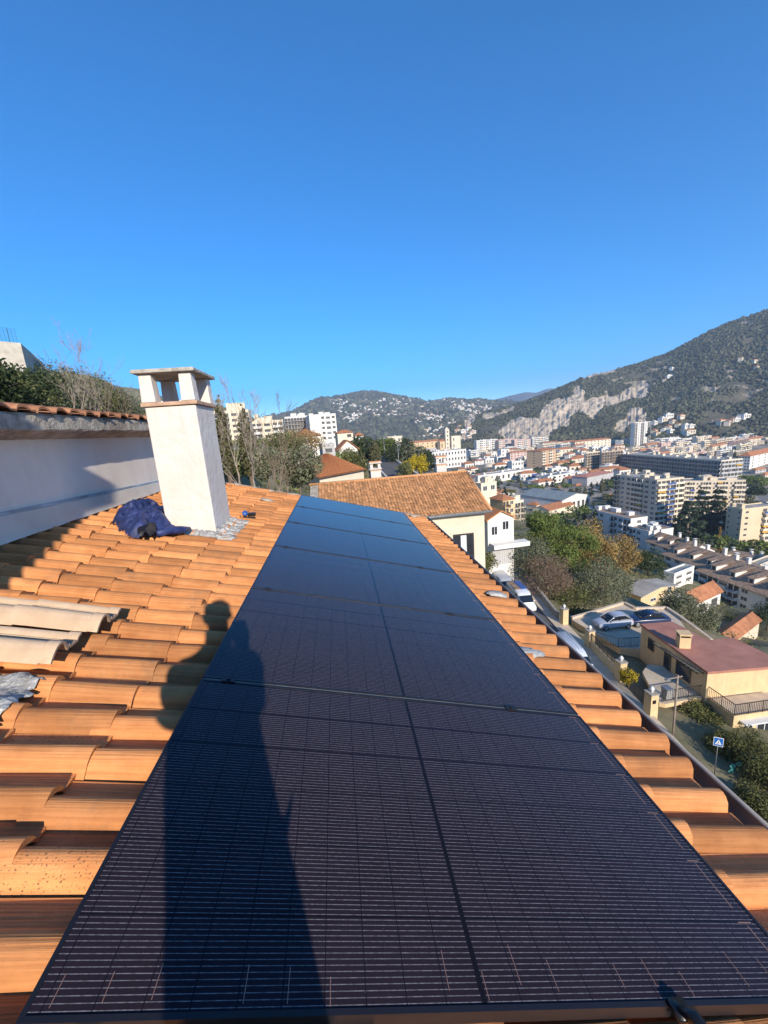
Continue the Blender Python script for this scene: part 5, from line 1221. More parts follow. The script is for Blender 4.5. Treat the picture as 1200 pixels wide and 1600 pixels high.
for k, (u, v, lab) in enumerate(gp):
    p = Z(u, v, ZS+.1); gp3.append(p)
    t = thing('gate_pillar', lab, 'pillar', p, R_(4), 'gate pillars along the street')
    b = MB(); b.bx(-.33,.33,-.33,.33,-.5,1.75); b.build('post', M['stucco_yellow'], t)
    b = MB(); b.bx(-.38,.38,-.38,.38,1.753,1.85); b.build('cap', M['concrete'], t, bevel=.02)
    b = MB(); b.lathe([(.0,1.852),(.12,1.855),(.07,1.92),(.15,2.02),(.18,2.12),(.12,2.22),(.05,2.3),(0,2.33)], 12); b.build('urn', M['frame'], t, smooth=True)
    if k == 3:
        b = MB(); b.bx(-.2,.1,-.345,-.3305,1.05,1.35); b.build('letter_box', M['plastic_blk'], t)
def wallseg(name, lab, a, c, h, th, m, cat='wall', z0=-1.2, capm=None):
    t = thing(name, lab, cat, a); d = (c-a); L = math.hypot(d.x, d.y); ang = math.atan2(d.y, d.x); dz = d.z
    b = MB(); b.add([(0,-th/2,z0),(L,-th/2,z0+dz),(L,th/2,z0+dz),(0,th/2,z0),(0,-th/2,h),(L,-th/2,h+dz),(L,th/2,h+dz),(0,th/2,h)], [(0,3,2,1),(4,5,6,7),(0,1,5,4),(1,2,6,5),(2,3,7,6),(3,0,4,7)])
    o = b.build('wall', m, t); 
    if capm:
        b = MB(); e = .05; b.add([(0,-th/2-e,h+.003),(L,-th/2-e,h+dz+.003),(L,th/2+e,h+dz+.003),(0,th/2+e,h+.003),(0,-th/2-e,h+.09),(L,-th/2-e,h+.09+dz),(L,th/2+e,h+.09+dz),(0,th/2+e,h+.09)], [(0,3,2,1),(4,5,6,7),(0,1,5,4),(1,2,6,5),(2,3,7,6),(3,0,4,7)]); b.build('coping', capm, t)
    t.rotation_euler = (0,0,ang); return t
def lerp_in(a, c, e): d = (c-a).normalized(); return a + d*e, c - d*e
a, c = lerp_in(gp3[1], gp3[2], .4); wallseg('street_wall', 'low ochre street wall topped by a dark fence, between two gate pillars', a, c, .85, .25, M['stucco_yellow'])
f_ = thing('fence', 'dark mesh fence above the low ochre street wall', 'fence', a)
railing(f_, [(a.x,a.y),(c.x,c.y)], a.z+.86, .75, .09, 'mesh')
a, c = lerp_in(gp3[2], gp3[3], .4); f_ = thing('gate', 'dark iron gate between the two nearest gate pillars', 'gate', a); railing(f_, [(a.x,a.y),(c.x,c.y)], a.z-.05, 1.2, .12, 'bars')
# parapet wall along the far stretch of the street
pp = [Vector(Z(u, v, ZS+.9)) for u, v in [(872,957),(830,905),(795,872),(770,853)]]
for k, lab in enumerate(('grey street parapet beside the camper van','grey street parapet beside the dark car','grey street parapet curving away below the white gabled house')):
    a, c = pp[k], pp[k+1]; wallseg('parapet', lab, Vector((a.x,a.y,ZS)), Vector((c.x,c.y,ZS)), .9, .3, M['concrete'], z0=-3)
    
lp = thing('street_lamp', 'slim wooden lamp pole with a crossbar in front of the porch terrace', 'pole', Z(1051,1150,ZS))
b = MB(); b.tube([(0,0,-.3),(0,0,4.9)], [.075,.055], 8); b.build('pole', M['bark_pale'], lp, smooth=True)
b = MB(); b.bar((-.8,0,4.7),(.35,0,4.75), .06); b.build('crossbar', M['bark_pale'], lp); b = MB(); b.bx(-.95,-.6,-.1,.1,4.62,4.70); b.build('lamp', M['metal_grey'], lp, bevel=.02)
M['sign_blue'] = mat('blue sign face', (.015,.14,.50), .4, .5, .03, 5); M['sign_white'] = mat('white sign face', (.78,.78,.78), .4, .5, .02, 5)
sg = thing('pedestrian_sign', 'square blue sign with a white triangle on a thin post by the hedge', 'sign', Z(1117,1204,ZS+.2), R_(-32))
b = MB(); b.tube([(0,0,-.3),(0,0,2.75)], .035, 8); b.build('post', M['metal_grey'], sg, smooth=True)
b = MB(); b.bx(-.35,.35,-.07,-.045,2.05,2.75); sp_ = b.build('panel', M['sign_white'], sg, bevel=.008); sp_.rotation_euler = (0,0,0)
b = MB(); b.bx(-.31,.31,-.073,-.0705,2.09,2.71); fp_ = b.build('face', M['sign_blue'], sp_)
b = MB(); b.add([(-.24,-.0765,2.2),(.24,-.0765,2.2),(0,-.0765,2.62),(-.24,-.074,2.2),(.24,-.074,2.2),(0,-.074,2.62)], [(0,1,2),(5,4,3)]); b.build('triangle', M['sign_white'], sp_)
b = MB(); wp = [(-.02,2.22),(.0,2.33),(-.06,2.23)]
b.bar((.0,-.0785,2.34),(.0,-.0785,2.44),.035,.003); b.bar((.0,-.0785,2.35),(-.07,-.0785,2.23),.03,.003); b.bar((.0,-.0785,2.35),(.06,-.0785,2.23),.03,.003); b.bx(-.02,.02,-.08,-.077,2.455,2.495); b.bar((0,-.0785,2.42),(-.06,-.0785,2.36),.022,.003)
b.build('walking_figure', M['plastic_blk'], sp_); sg.scale = (.72,.72,.9)

# ------------------------------------------------------------------ neighbour with the tiled gable
nbx, nby, nbz = 9.96, 30.46, -3.75
nb = thing('neighbour_house', 'cream house with a big brown orange tiled roof facing us and two small chimneys', 'house', (4, 29, -16))
ivn = nb.matrix_basis.inverted(); sl_ = math.atan2(2.12, 5.07); Ls = math.hypot(2.12, 5.07)
fn = lambda d, y, h: ivn @ Vector((y, nby - d*math.cos(sl_) - h*math.sin(sl_)*0, nbz - d*math.sin(sl_) + h))
nd = 17; tiles('roof', nb, M['tile_nb'], fn, [Ls*k/(nd-1)+.02 for k in range(nd)], [-1.6 + .218*k for k in range(53)], amp=.06, frac=.62, lift=.055, na=8, seed=5, jit=.008, over=.05)
b = MB(); b.add([(-2.2,nby,nbz-.03),(nbx,nby,nbz-.03),(nbx,nby-5.07,nbz-2.15),(-2.2,nby-5.07,nbz-2.15),(-2.2,nby,nbz-.13),(nbx,nby,nbz-.13),(nbx,nby-5.07,nbz-2.25),(-2.2,nby-5.07,nbz-2.25)], [(3,2,1,0),(4,5,6,7),(0,1,5,4),(1,2,6,5),(2,3,7,6),(3,0,4,7)])
b.add([(-2.2,nby+.0,nbz-.03),(nbx,nby+.0,nbz-.03),(nbx,nby+5.2,nbz-2.25),(-2.2,nby+5.2,nbz-2.25)], [(0,1,2,3)])
b.build('roof_deck', M['concrete'], nb, world=True)
b = MB(); b.tube([(-2.3,nby,nbz+.03),(nbx+.05,nby,nbz+.03)], .11, 8); b.tube([(nbx+.02,nby,nbz),(nbx+.02,nby-5.07,nbz-2.1)], .09, 8); b.build('ridge', M['tile_nb'], nb, smooth=True, world=True)
b = MB(); b.tube([(-1.6,nby-5.17,nbz-2.2),(nbx+.05,nby-5.17,nbz-2.2)], .07, 8); b.build('gutter', M['metal_grey'], nb, smooth=True, world=True)
b = MB(); b.bx(-1.3, nbx-.3, nby-4.6, nby+4.6, -21, nbz-2.0); b.build('wall', M['stucco_cream'], nb, world=True)
b = MB(); b.add([(nbx-.31,nby-4.6,nbz-2.0),(nbx-.31,nby+4.6,nbz-2.0),(nbx-.31,nby,nbz-.14),(-1.3,nby-4.6,nbz-2.0),(-1.3,nby+4.6,nbz-2.0),(-1.3,nby,nbz-.14)], [(0,1,2),(5,4,3)]); b.build('gable_wall', M['stucco_cream'], nb, world=True)
b = MB(); b.bx(nbx-.35-2.2, nbx-.35-.75, nby-4.67, nby-4.55, -10.2, nbz-3.7); wn_ = b.build('window', M['metal_dark'], nb, world=True)
for k in range(3):
    b = MB(); x = nbx-.35-2.15+.46*k; b.bx(x, x+.40, nby-4.678, nby-4.672, -9.6, nbz-3.8); g_ = b.build('pane', M['glass'] if k != 1 else M['frame'], None); g_.parent = wn_; g_.data.transform(ivn)
b = MB(); b.bx(5.4,6.2,nby-4.64,nby-4.55,nbz-4.0,nbz-3.2); b.build('shutter', M['wood'], nb, world=True)
for lab_, u, d_ in (('a', 588, 31.6), ('b', 694, 31.4)):
    p = P(u, 752, d_); b = MB(); x, y = p.x, nby+.9
    b.bx(x-.40,x+.40,y-.32,y+.32,nbz-.7,nbz+.72); b.bx(x-.48,x+.48,y-.4,y+.4,nbz+.723,nbz+.80)
    for qx in (-.3,.3): b.bx(x+qx-.1,x+qx+.1,y-.25,y+.25,nbz+.803,nbz+1.18)
    b.bx(x-.48,x+.48,y-.38,y+.38,nbz+1.183,nbz+1.26)
    o = b.build('chimney', M['stucco_white'], nb, world=True)
    c = MB(); c.bx(x-.46,x+.46,y-.36,y+.36,nbz+1.264,nbz+1.34); c.bx(x-.43,x+.43,y-.33,y+.33,nbz+.60,nbz+.67); c.build('tile_band', M['tile_nb'], None).parent = o
    bpy.data.objects[o.children[0].name].data.transform(ivn)
# white gabled house beyond it, by the street
wh = blk('white_house', 'white gabled house with an orange roof and long balcony by the street bend', 'house', (763,874), 813, 803, 742, 4, 2, '', None, wallm='far_white', roof='gable_y', roofm='tile_or', dep=56, rh=1.1, over=.3)
t_, w_, d_, h_ = wh
for x, z, ww_, hh_ in ((.5, h_-2.25, .95, 1.3), (w_-1.75, h_-1.65, 1.0, 1.3)):
    b = MB(); b.bx(x,x+ww_,-.05,.03,z,z+hh_); o = b.build('window', M['frame'], t_); g = MB(); g.bx(x+.09,x+ww_/2-.04,-.056,-.051,z+.09,z+hh_-.09); g.bx(x+ww_/2+.04,x+ww_-.09,-.056,-.051,z+.09,z+hh_-.09); g.build('pane', M['glass'], o)
b = MB(); b.bx(.2, w_+1.6, -1.5, -.0, 1.75, 2.35); b.build('balcony', M['far_white'], t_)
b = MB(); b.bx(.4,w_-.1,-.04,.02,-1.0,1.3); o = b.build('garage_door', M['far_grey'], t_); b = MB(); [b.bx(1.9+.3*k,1.95+.3*k,-.07,-.041,-1.0,1.2) for k in range(6)]; b.build('bars', M['frame'], o)
# orange roofed house left of the ridge, behind the bare trees
oh = thing('orange_roof_house', 'cream house under a smooth orange hip roof behind the bare trees', 'house', (-4, 46, -7))
ivo = oh.matrix_basis.inverted()
def hipface(a, b_, c, d, nm, parent, ivp, m, seed, rows_=.24, step=.34):
    """tiled slope: a-b ridge end points, d-c eave end points (world)"""
    a, b_, c, d = map(Vector, (a, b_, c, d)); Ls = ((d-a).length + (c-b_).length)/2; W_ = (c-d).length
    nrm = ((b_-a) if (b_-a).length > .1 else (c-d)).cross(d-a).normalized(); nrm = -nrm if nrm.z < 0 else nrm
    def fr_(dd, y, h):
        t_ = min(max(dd/Ls,0),1); L_ = a.lerp(d, t_); R2_ = b_.lerp(c, t_); return ivp @ (L_.lerp(R2_, min(max(y/W_,0),1)) + nrm*h)
    n_ = int(Ls/step)+1
    return tiles(nm, parent, m, fr_, [Ls*k/(n_-1) for k in range(n_)], [rows_*k for k in range(int(W_/rows_))], amp=.05, frac=.66, lift=.025, na=7, seed=seed, jit=.008, over=.02)
e1, e2 = P(498,746,36), P(573,733,41); r1 = P(505,709,46); r2 = P(512,709,47); e0 = P(455,742,41)
e1.z = e2.z = e0.z = (e1.z+e2.z)/2; r1.z = r2.z = (r1.z+r2.z)/2
hipface(r1, r2, e2, e1, 'roof', oh, ivo, M['tile_or'], 3); hipface(e0 + (r1-e1)*.0, r1, e1, e0, 'roof', oh, ivo, M['tile_or'], 6) if False else None
b = MB(); e3 = r1*2 - e1; e4 = r1*2 - e2; e3.z = e4.z = e1.z
b.add([e1,e2,e3,e4,r1+Vector((0,0,-.03))], [(0,4,3),(1,2,4),(2,3,4)]); b.add([e1+Vector((0,0,-.05)),e2+Vector((0,0,-.05)),r1+Vector((0,0,-.08))], [(0,1,2)]); b.build('roof', M['tile_or'], oh, world=True)
b = MB(); ins_ = inset([(p.x,p.y) for p in (e1,e2,e3,e4)], .07); b.prism(ins_, -14, e1.z-.05); b.build('wall', M['stucco_cream'], oh, world=True)
w0 = Vector((ins_[0][0],ins_[0][1],0)); w1 = Vector((ins_[1][0],ins_[1][1],0)); an = math.atan2((w1-w0).y,(w1-w0).x); 
for s_ in (.09,.19):
    p = w0.lerp(w1, s_); b = MB(); b.bx(0,.55,-.05,.02,0,.9); o = b.build('window', M['frame'], None); o.parent = oh; o.matrix_local = ivo @ (Matrix.Translation((p.x,p.y,e1.z-1.75)) @ Matrix.Rotation(an,4,'Z'))
    g = MB(); g.bx(.06,.49,-.056,-.051,.06,.84); g.build('pane', M['glass'], o)

# ------------------------------------------------------------------ houses lower down the slope, right
t_, w_, d_, h_ = blk('orange_house', 'orange rendered house with a grey flat pitched roof behind the forecourt', 'house', (1000,956), 931, 1052, 975, 16, 2, '', None, wallm='stucco_yellow', roof='gable_y', roofm='roof_flat', dep=72, rh=.7, over=.5)
for x, z, ww_, hh_ in ((w_*.28, h_*.40, 1.5, .7), (w_*.78, h_*.62, 1.2, 1.3)):
    b = MB(); b.bx(x,x+ww_,-.05,.03,z,z+hh_); o = b.build('window', M['frame'], t_); g = MB(); g.bx(x+.1,x+ww_/2-.05,-.056,-.051,z+.1,z+hh_-.1); g.bx(x+ww_/2+.05,x+ww_-.1,-.056,-.051,z+.1,z+hh_-.1); g.build('pane', M['glass'], o)
b = MB(); b.bx(w_*.6,w_+.6,-1.3,0,h_*.45,h_*.5); b.build('balcony', M['far_white'], t_)
blk('small_house', 'small white house with a red brown gable roof below the white dormer row', 'house', (1085,968), 942, 1124, 1056, 20, 1, 'dd', None, wallm='far_white', roof='gable', roofm='roof_tile', dep=88, rh=1.9, over=.4)
blk('annexe', 'low white annexe with flat grey roof and strip windows by the dormer roofs', 'building', (1052,918), 899, 1083, 1036, 20, 2, 'vv', None, wallm='far_white', roofm='roof_grey', dep=108, huts=0)
blk('tiled_shed', 'low shed with a red brown tile roof under the hedge at right', 'shed', (1140,1012), 1004, 1186, 1112, 24, 1, '', None, wallm='far_beige', roof='gable', roofm='roof_tile', dep=66, rh=1.0, over=.3)
blk('garage', 'orange tiled garage roof among the garden trees', 'garage', (935,900), 893, 951, 915, 20, 1, '', None, wallm='far_orange', roof='gable_y', roofm='tile_or', dep=78, rh=1.6, over=.3)
blk('parking_building', 'low brown parking building at the right edge below the ochre block', 'building', (1185,905), 884, 1260, 1168, 18, 2, 'vvvv', 'vv', wallm='far_beige', dep=140, huts=0)
# white rows with brown roofs and dormers, stepping along the slope; the ridge runs away from us
def dormer_row(label, base, dep, vtop, ur, ul, floors, left, rh, dorm, seed):
    t, w, d, h = blk('row_house', label, 'row houses', base, vtop, ur, ul, 2, floors, None, left, wallm='far_white', roof='gable_y', roofm='roof_brown', dep=dep, rh=rh, over=.7)
    r = random.Random(seed)
    for k in range(dorm):
        y = d*(k+.5)/dorm + r.uniform(-.6,.6); x0 = w*.12; x1 = w*.40; zt = h + rh*.74; q = MB(); q.bx(x0,x1,y-.8,y+.8,h-.1,zt); o = q.build('dormer', M['far_white'], t)
        q = MB(); q.add([(x0-.3,y-1.0,zt+.003),(x0-.3,y+1.0,zt+.003),(x1+.8,y+1.0,h+rh*1.04),(x1+.8,y-1.0,h+rh*1.04),(x0-.3,y-1.0,zt+.13),(x0-.3,y+1.0,zt+.13),(x1+.8,y+1.0,h+rh*1.04+.13),(x1+.8,y-1.0,h+rh*1.04+.13)], [(0,1,2,3),(7,6,5,4),(4,5,1,0),(5,6,2,1),(6,7,3,2),(7,4,0,3)]); q.build('dormer_roof', M['roof_brown'], o)
        q = MB(); q.bx(x0-.03,x0-.003,y-.45,y+.45,h+.35,zt-.25); q.build('window', M['glass'], o)
    for k in range(dorm):
        y = d*(k+.95)/dorm + r.uniform(-.8,.8); x = w*r.uniform(.45,.8); q = MB(); q.bx(x-.5,x+.5,y-.4,y+.4,h+rh*.3,h+rh+r.uniform(.6,1.2)); q.bx(x-.6,x+.6,y-.5,y+.5,h+rh+1.203,h+rh+1.3); q.build('chimney', M['far_white'], t)
    return t
dormer_row('white row house with brown roof and dormers at the right edge, long front in shade', (1206,985), 100, 936, 1300, 1088, 4, 'vrvrw.d', 3.0, 4, 3)
dormer_row('white row house with brown dormer roof behind the low annexe', (1112,914), 128, 893, 1180, 1036, 2, 'dwdwd', 3.2, 3, 5)
dormer_row('brown roofed row house with white dormers in front of the stepped white building', (1072,880), 160, 866, 1116, 1010, 2, 'dwd', 3.4, 3, 6)
dormer_row('brown roofed row house with white dormers below the thin yellow poplar', (1150,905), 150, 890, 1225, 1108, 2, 'dwd', 3.2, 3, 7)

# ------------------------------------------------------------------ lamp posts on the hill road
lpm = MB(); lpm.tube([(0,0,-1),(0,0,8)], [.11,.07], 6); lp_me = lpm.me('pole', M['metal_grey'], True)
hd = MB(); hd.bx(-.2,.9,-.15,.15,8.0,8.14); hd_me = hd.me('lamp', M['metal_grey'])
for u, v, z, s_, lab in ((624,738,-13.5,1.05,'tall lamp post nearest to the tiled ridge on the hill road'),(631,742,-13.8,.62,'short lamp post beside the tallest one on the hill road'),(602,722,-12.2,1.1,'lamp post halfway up the hill road beside the cypress'),(595,716,-11.8,1.0,'farthest lamp post on the hill road behind the cypress')):
    t = thing('street_lamp', lab, 'street lamp', Z(u, v, z), 0, 'lamp posts on the hill road'); t.scale = (s_,s_,s_); inst('pole', lp_me, t); inst('lamp', hd_me, t)

# ------------------------------------------------------------------ retaining wall and fence, top left
def wp(u, v, d): return P(u, v, d)
rw = thing('retaining_wall', 'pale concrete retaining wall on the wooded bank at the left edge', 'wall', P(20,560,30))
q0, q1, q2 = P(-60,528,26), P(32,536,28), P(70,570,38); 
b = MB()
for a, c in ((q0,q1),(q1,q2)):
    b.add([a, c, c+Vector((0,0,-2.2)), a+Vector((0,0,-2.2)), a+Vector((-1.2,1.2,0)), c+Vector((-1.2,1.2,0)), c+Vector((-1.2,1.2,-2.2)), a+Vector((-1.2,1.2,-2.2))], [(3,2,1,0),(4,5,6,7),(0,1,5,4),(1,2,6,5),(2,3,7,6),(3,0,4,7)])
b.build('wall', mat('pale retaining wall', (.62,.56,.46), .95, .1, .15, 2, bump=.4, bscale=12), rw, world=True)
fc_ = thing('fence', 'thin green mesh fence on top of the retaining wall at the left edge', 'fence', q0)
b = MB(); up = Vector((0,0,1.1))
for k in range(15):
    p = q0.lerp(q1, k/14) + Vector((-.5,.5,0)); b.bar(p, p+up, .012 if k % 4 else .035)
for k in range(12):
    a = q0 + Vector((-.5,.5,.088*k+.1)); c = q1 + Vector((-.5,.5,.088*k+.1)); b.bar(a, c, .010)
b.build('mesh', mat('green fence wire', (.05,.16,.17), .6, .4, .1, 5), fc_, world=True)

# ------------------------------------------------------------------ trees
def leaf_cloud(centers, radii, n, size, seed, squash=.8, flat=0.0):
    rng = np.random.default_rng(seed); centers = np.asarray(centers, float); radii = np.asarray(radii, float)
    w = radii**2; w /= w.sum(); k = rng.choice(len(centers), n, p=w)
    d = rng.normal(size=(n,3)); d /= np.linalg.norm(d, axis=1)[:,None]
    r = rng.uniform(.35, 1.05, n)**.6; p = centers[k] + d * (r*radii[k])[:,None] * np.array([1,1,squash])
    nrm = d + rng.normal(size=(n,3))*.7 + np.array([0,0,flat]); nrm /= np.linalg.norm(nrm, axis=1)[:,None]
    t = np.cross(nrm, rng.normal(size=(n,3))); t /= np.linalg.norm(t, axis=1)[:,None]; bb = np.cross(nrm, t)
    s_ = size * rng.uniform(.55, 1.35, n)[:,None]
    V = np.stack([p - t*s_*.5, p - bb*s_*.32 , p + t*s_*.6, p + bb*s_*.32], 1).reshape(-1,3)
    return V, np.arange(4*n).reshape(n,4)
def crown_pts(kind, h, r, seed):
    q = random.Random(seed); C = []; Rr = []
    if kind == 'round':
        for k in range(22):
            a = q.uniform(0,6.28); e = q.uniform(-1,1); rad = r*.66*math.cos(e*1.05)*q.uniform(.65,1.15)
            C.append((rad*math.cos(a), rad*math.sin(a), h*.54 + e*h*.34)); Rr.append(r*q.uniform(.28,.46))
        C.append((0,0,h*.55)); Rr.append(r*.6)
    elif kind == 'cone':
        for k in range(18):
            e = (k/17); rad = r*(1-e)**.8*.6; a = q.uniform(0,6.28); C.append((rad*math.cos(a), rad*math.sin(a), h*(.12+.84*e))); Rr.append(max(.18*r, r*(1-e)*.45))
    elif kind == 'cypress':
        for k in range(16):
            e = k/15; rad = r*math.sin(math.pi*min(1,.18+.82*e))**.7; C.append((q.uniform(-.1,.1)*r, q.uniform(-.1,.1)*r, h*(.06+.9*e))); Rr.append(max(rad*.85, .12*r))
    elif kind == 'cedar':
        for L_ in range(8):
            e = L_/7; rad = r*(1-.8*e)
            for k in range(8):
                a = 6.28*k/8 + q.uniform(-.4,.4); f_ = q.uniform(.45,1.0); C.append((rad*f_*math.cos(a), rad*f_*math.sin(a), h*(.14+.80*e) + q.uniform(-.02,.02)*h - f_*.03*h)); Rr.append(r*.24*(1-.45*e))
    elif kind == 'umbrella':
        for k in range(14):
            a = q.uniform(0,6.28); f_ = q.uniform(0,.8)**.5; C.append((r*f_*math.cos(a), r*f_*math.sin(a), h*(.82 - .12*f_))); Rr.append(r*.33)
    return C, Rr
TREE = {}
def tree(kind, lf, label, base, h, r, n=2600, size=.30, seed=1, group=None, name='tree', squash=.8, cat='tree'):
    t = thing(name, label, cat, base, random.Random(seed).uniform(0,6), group)
    C, Rr = crown_pts(kind, h, r, seed)
    V, Fc = leaf_cloud(C, Rr, n, size, seed, .35 if kind == 'cedar' else squash, .6 if kind == 'cedar' else 0)
    mesh_np('crown', V, Fc, LF[lf], t)
    b = MB(); q = random.Random(seed); b.tube([(0,0,-1.5),(q.uniform(-.1,.1)*r,q.uniform(-.1,.1)*r,h*.35),(0,0,h*.75)], [h*.032, h*.024, h*.008], 7)
    for k in range(7):
        c = C[q.randrange(len(C))]; b.tube([(0,0,h*q.uniform(.2,.45)), (c[0]*.5,c[1]*.5,(c[2]+h*.35)/2), c], [h*.013,h*.008,h*.003], 5)
    b.build('trunk', M['wood'], t, smooth=True); return t
def ub(u, v, d):                # base point on the ground under a seen point
    return P(u, v, d)
GT = 'garden trees below the street'
tree('round','green','rounded bright green pine standing tallest in the garden', P(893,900,64), 9.0, 4.2, 8200, .26, 1, GT)
tree('round','green','dark upright tree between the white gabled house and the green pine', P(836,868,66), 8.2, 1.7, 3000, .26, 41, GT)
tree('round','green','big light green tree beside the dark upright one', P(848,874,62), 8.0, 3.0, 5600, .26, 43, GT)
tree('round','olive','grey green olive spreading beside the street parapet', P(826,900,58), 5.2, 3.8, 4600, .22, 3, GT)
tree('round','olive','silvery olive tree behind the forecourt car', P(935,948,58), 6.6, 4.6, 8500, .22, 4, GT)
tree('round','hedge','yellowish green bush beside the farthest gate pillar', P(890,968,54), 4.8, 4.0, 5200, .20, 5, GT)
tree('round','olive','second olive just left of the orange rendered house', P(965,935,62), 4.6, 2.4, 3600, .22, 6, GT)
tree('round','orange','golden brown autumn tree, leftmost of the three', P(905,880,84), 9.5, 6.0, 7200, .34, 7, GT)
tree('round','orange','golden brown autumn tree in the middle of the three', P(936,890,82), 8.0, 4.4, 5200, .34, 8, GT)
tree('round','orange','golden brown autumn tree next to the dormer roofs', P(968,896,84), 8.5, 4.6, 5200, .34, 9, GT)
tree('round','twig','reddish bare bush bulging over the street parapet', P(852,930,54), 5.4, 4.2, 9000, .15, 10, GT, squash=.9)
tree('round','dark','dark evergreen behind the grey pitched roof', P(1012,898,86), 5.6, 3.4, 3600, .3, 12, GT)
tree('round','dark','low dark evergreen under the golden trees', P(930,915,72), 5.6, 4.2, 3000, .28, 13, GT)
tree('round','dark','dark evergreen behind the big light green tree', P(880,855,84), 6, 3.2, 3000, .3, 44, GT)
tree('round','olive','olive tree growing between the forecourt and the small white house', P(1065,968,56), 4.4, 3.2, 5200, .22, 14, GT)
tree('round','olive','olive tree beside the railing at the back of the red flat roof', P(1095,985,58), 4.2, 2.6, 4000, .22, 15, GT)
tree('round','hedge','leafy bush below the end of the white dormer row', P(1160,985,76), 3.2, 3.4, 3200, .24, 16, GT)
tree('round','dark','dark bush at the right edge below the white dormer row', P(1198,978,74), 4.4, 3.2, 3200, .24, 17, GT)
tree('round','mimosa','small yellow shrub between two gate pillars', Z(982,1075,-22.9), 1.9, .75, 1300, .13, 18, cat='shrub', name='shrub')
tree('cone','dark','thin dark conifer in front of the tiled neighbour', P(748,872,29), 4.0, .5, 1800, .13, 19, cat='tree')
tree('round','hedge','climbing shrub at the corner below the tiled neighbour', P(755,896,30), 1.9, 1.2, 2200, .13, 20, cat='shrub', name='shrub')
# hedge along the street: five lengths
for k, (u, v, dz, r, h, lab) in enumerate(((1096,1135,-24.6,1.5,2.0,'sunlit hedge against the shaded lower wall of the yellow house'),(1135,1195,-24.4,1.5,2.3,'hedge behind the blue pedestrian sign'),(1165,1205,-24.6,1.9,2.6,'thick hedge under the lit front of the yellow house'),(1200,1240,-24.2,1.9,2.5,'hedge at the right edge nearest to the gutter'),(1185,1275,-23.6,1.3,1.6,'hedge foot running along the street at the right edge'))):
    tree('round','hedge',lab, Z(u, v, dz), h, r, 7000, .12, 60+k, 'hedges along the street', name='hedge', cat='hedge')
tarp = thing('tarpaulin', 'small scrap of blue green tarpaulin caught in the hedge', 'tarpaulin', Z(1148,1200,-22.9))
b = MB(); r5 = random.Random(2); vs = [(x*.22-.4, r5.uniform(-.08,.08), z*.2-.3+r5.uniform(-.05,.05)) for z in range(4) for x in range(5)]
b.add(vs, [(i*5+j,i*5+j+1,(i+1)*5+j+1,(i+1)*5+j) for i in range(3) for j in range(4)]); o = b.build('cloth', mat('blue green tarpaulin', (.06,.26,.24), .5, .4, .1, 6), tarp); so = o.modifiers.new('thickness','SOLIDIFY'); so.thickness = .02
# park trees and cedars around the beige blocks
tree('cedar','cedar','huge dark cedar in front of the long beige block, left one', P(1072,860,205), 27, 11, 5200, 1.3, 21, 'cedars by the beige blocks', name='cedar_tree')
tree('cedar','cedar','dark cedar behind the huge one in front of the long beige block', P(1092,838,222), 27, 9.5, 4200, 1.3, 22, 'cedars by the beige blocks', name='cedar_tree')
tree('cedar','cedar','dark cedar nearest the long beige block, right one', P(1116,840,218), 28, 9, 4200, 1.3, 23, 'cedars by the beige blocks', name='cedar_tree')
tree('cone','yellow','thin yellow poplar left of the ochre block', P(1121,868,190), 14, 2.6, 1800, .7, 24, name='poplar')
tree('umbrella','green','wide green umbrella pine right of the long beige block', P(1172,770,330), 14, 12, 2600, 1.3, 25, name='umbrella_pine')
tree('round','dark','dark tree under the wide umbrella pine at the right edge', P(1180,778,300), 9, 8, 2000, 1.1, 26)
tree('round','twig','leafless grey tree right of the long beige block', P(1152,790,270), 9, 6, 2000, .9, 45)
# hill road: cypress, pines and mimosas
tree('cypress','cypress','fat cypress beside the hill road', P(588,735,115), 9.2, 2.0, 2600, .45, 27, name='cypress_tree')
tree('round','dark','dark pine left of the fat cypress', P(570,728,118), 8.5, 5.0, 3200, .6, 28)
tree('round','green','green pine behind the fat cypress', P(604,716,160), 8, 5.5, 3000, .7, 29)
tree('cypress','cypress','tall thin cypress right beside the chimney', P(359,745,24), 4.9, .50, 2600, .17, 30, name='cypress_tree')
tree('cypress','cypress','tall thin cypress, second from the chimney', P(393,745,26), 4.7, .62, 2600, .17, 31, name='cypress_tree')
for k, (u, v, d, h, r, lf, lab) in enumerate(((622,725,150,9,7,'dark','dark tree right of the hill road above the tiled ridge'),(640,730,150,9,7,'olive','brownish tree in the wood right of the hill road'),(658,735,150,9,6,'dark','dark tree in the wood behind the yellow blossom'),(672,742,140,7,5,'dark','dark tree at the right end of the wood behind the tiled ridge'),
        (642,742,118,5,2.6,'mimosa','yellow mimosa in blossom, left one'),(655,741,120,6,3.2,'mimosa','yellow mimosa in blossom, larger one'),(632,746,110,4,3,'hedge','green bush at the foot of the lamp posts'),
        (545,738,90,5,4,'hedge','green bushes in front of the white gabled villa'),(530,735,85,4,3.5,'green','light green bush left of the white gabled villa'),(558,742,60,3,2.2,'hedge','bush between the orange roof and the tiled ridge chimney'))):
    tree('round', lf, lab, P(u, v, d), h, r, 2400, .055*h+.12, 70+k, 'trees along the hill road')
tree('round','olive','round olive bush behind the far verge of the roof', P(470,762,20), 1.9, 1.25, 5200, .12, 32)
tree('round','olive','greyish olive tree behind the bare trees', P(420,752,26), 2.1, 1.5, 4200, .14, 33)
tree('round','hedge','scrubby hedge between the cypresses', P(375,748,30), 1.9, 1.9, 4200, .15, 34, name='shrub', cat='shrub')
tree('round','hedge','dry bushes below the cream balconied block', P(440,715,60), 3.2, 4.5, 4000, .25, 35, name='shrub', cat='shrub')
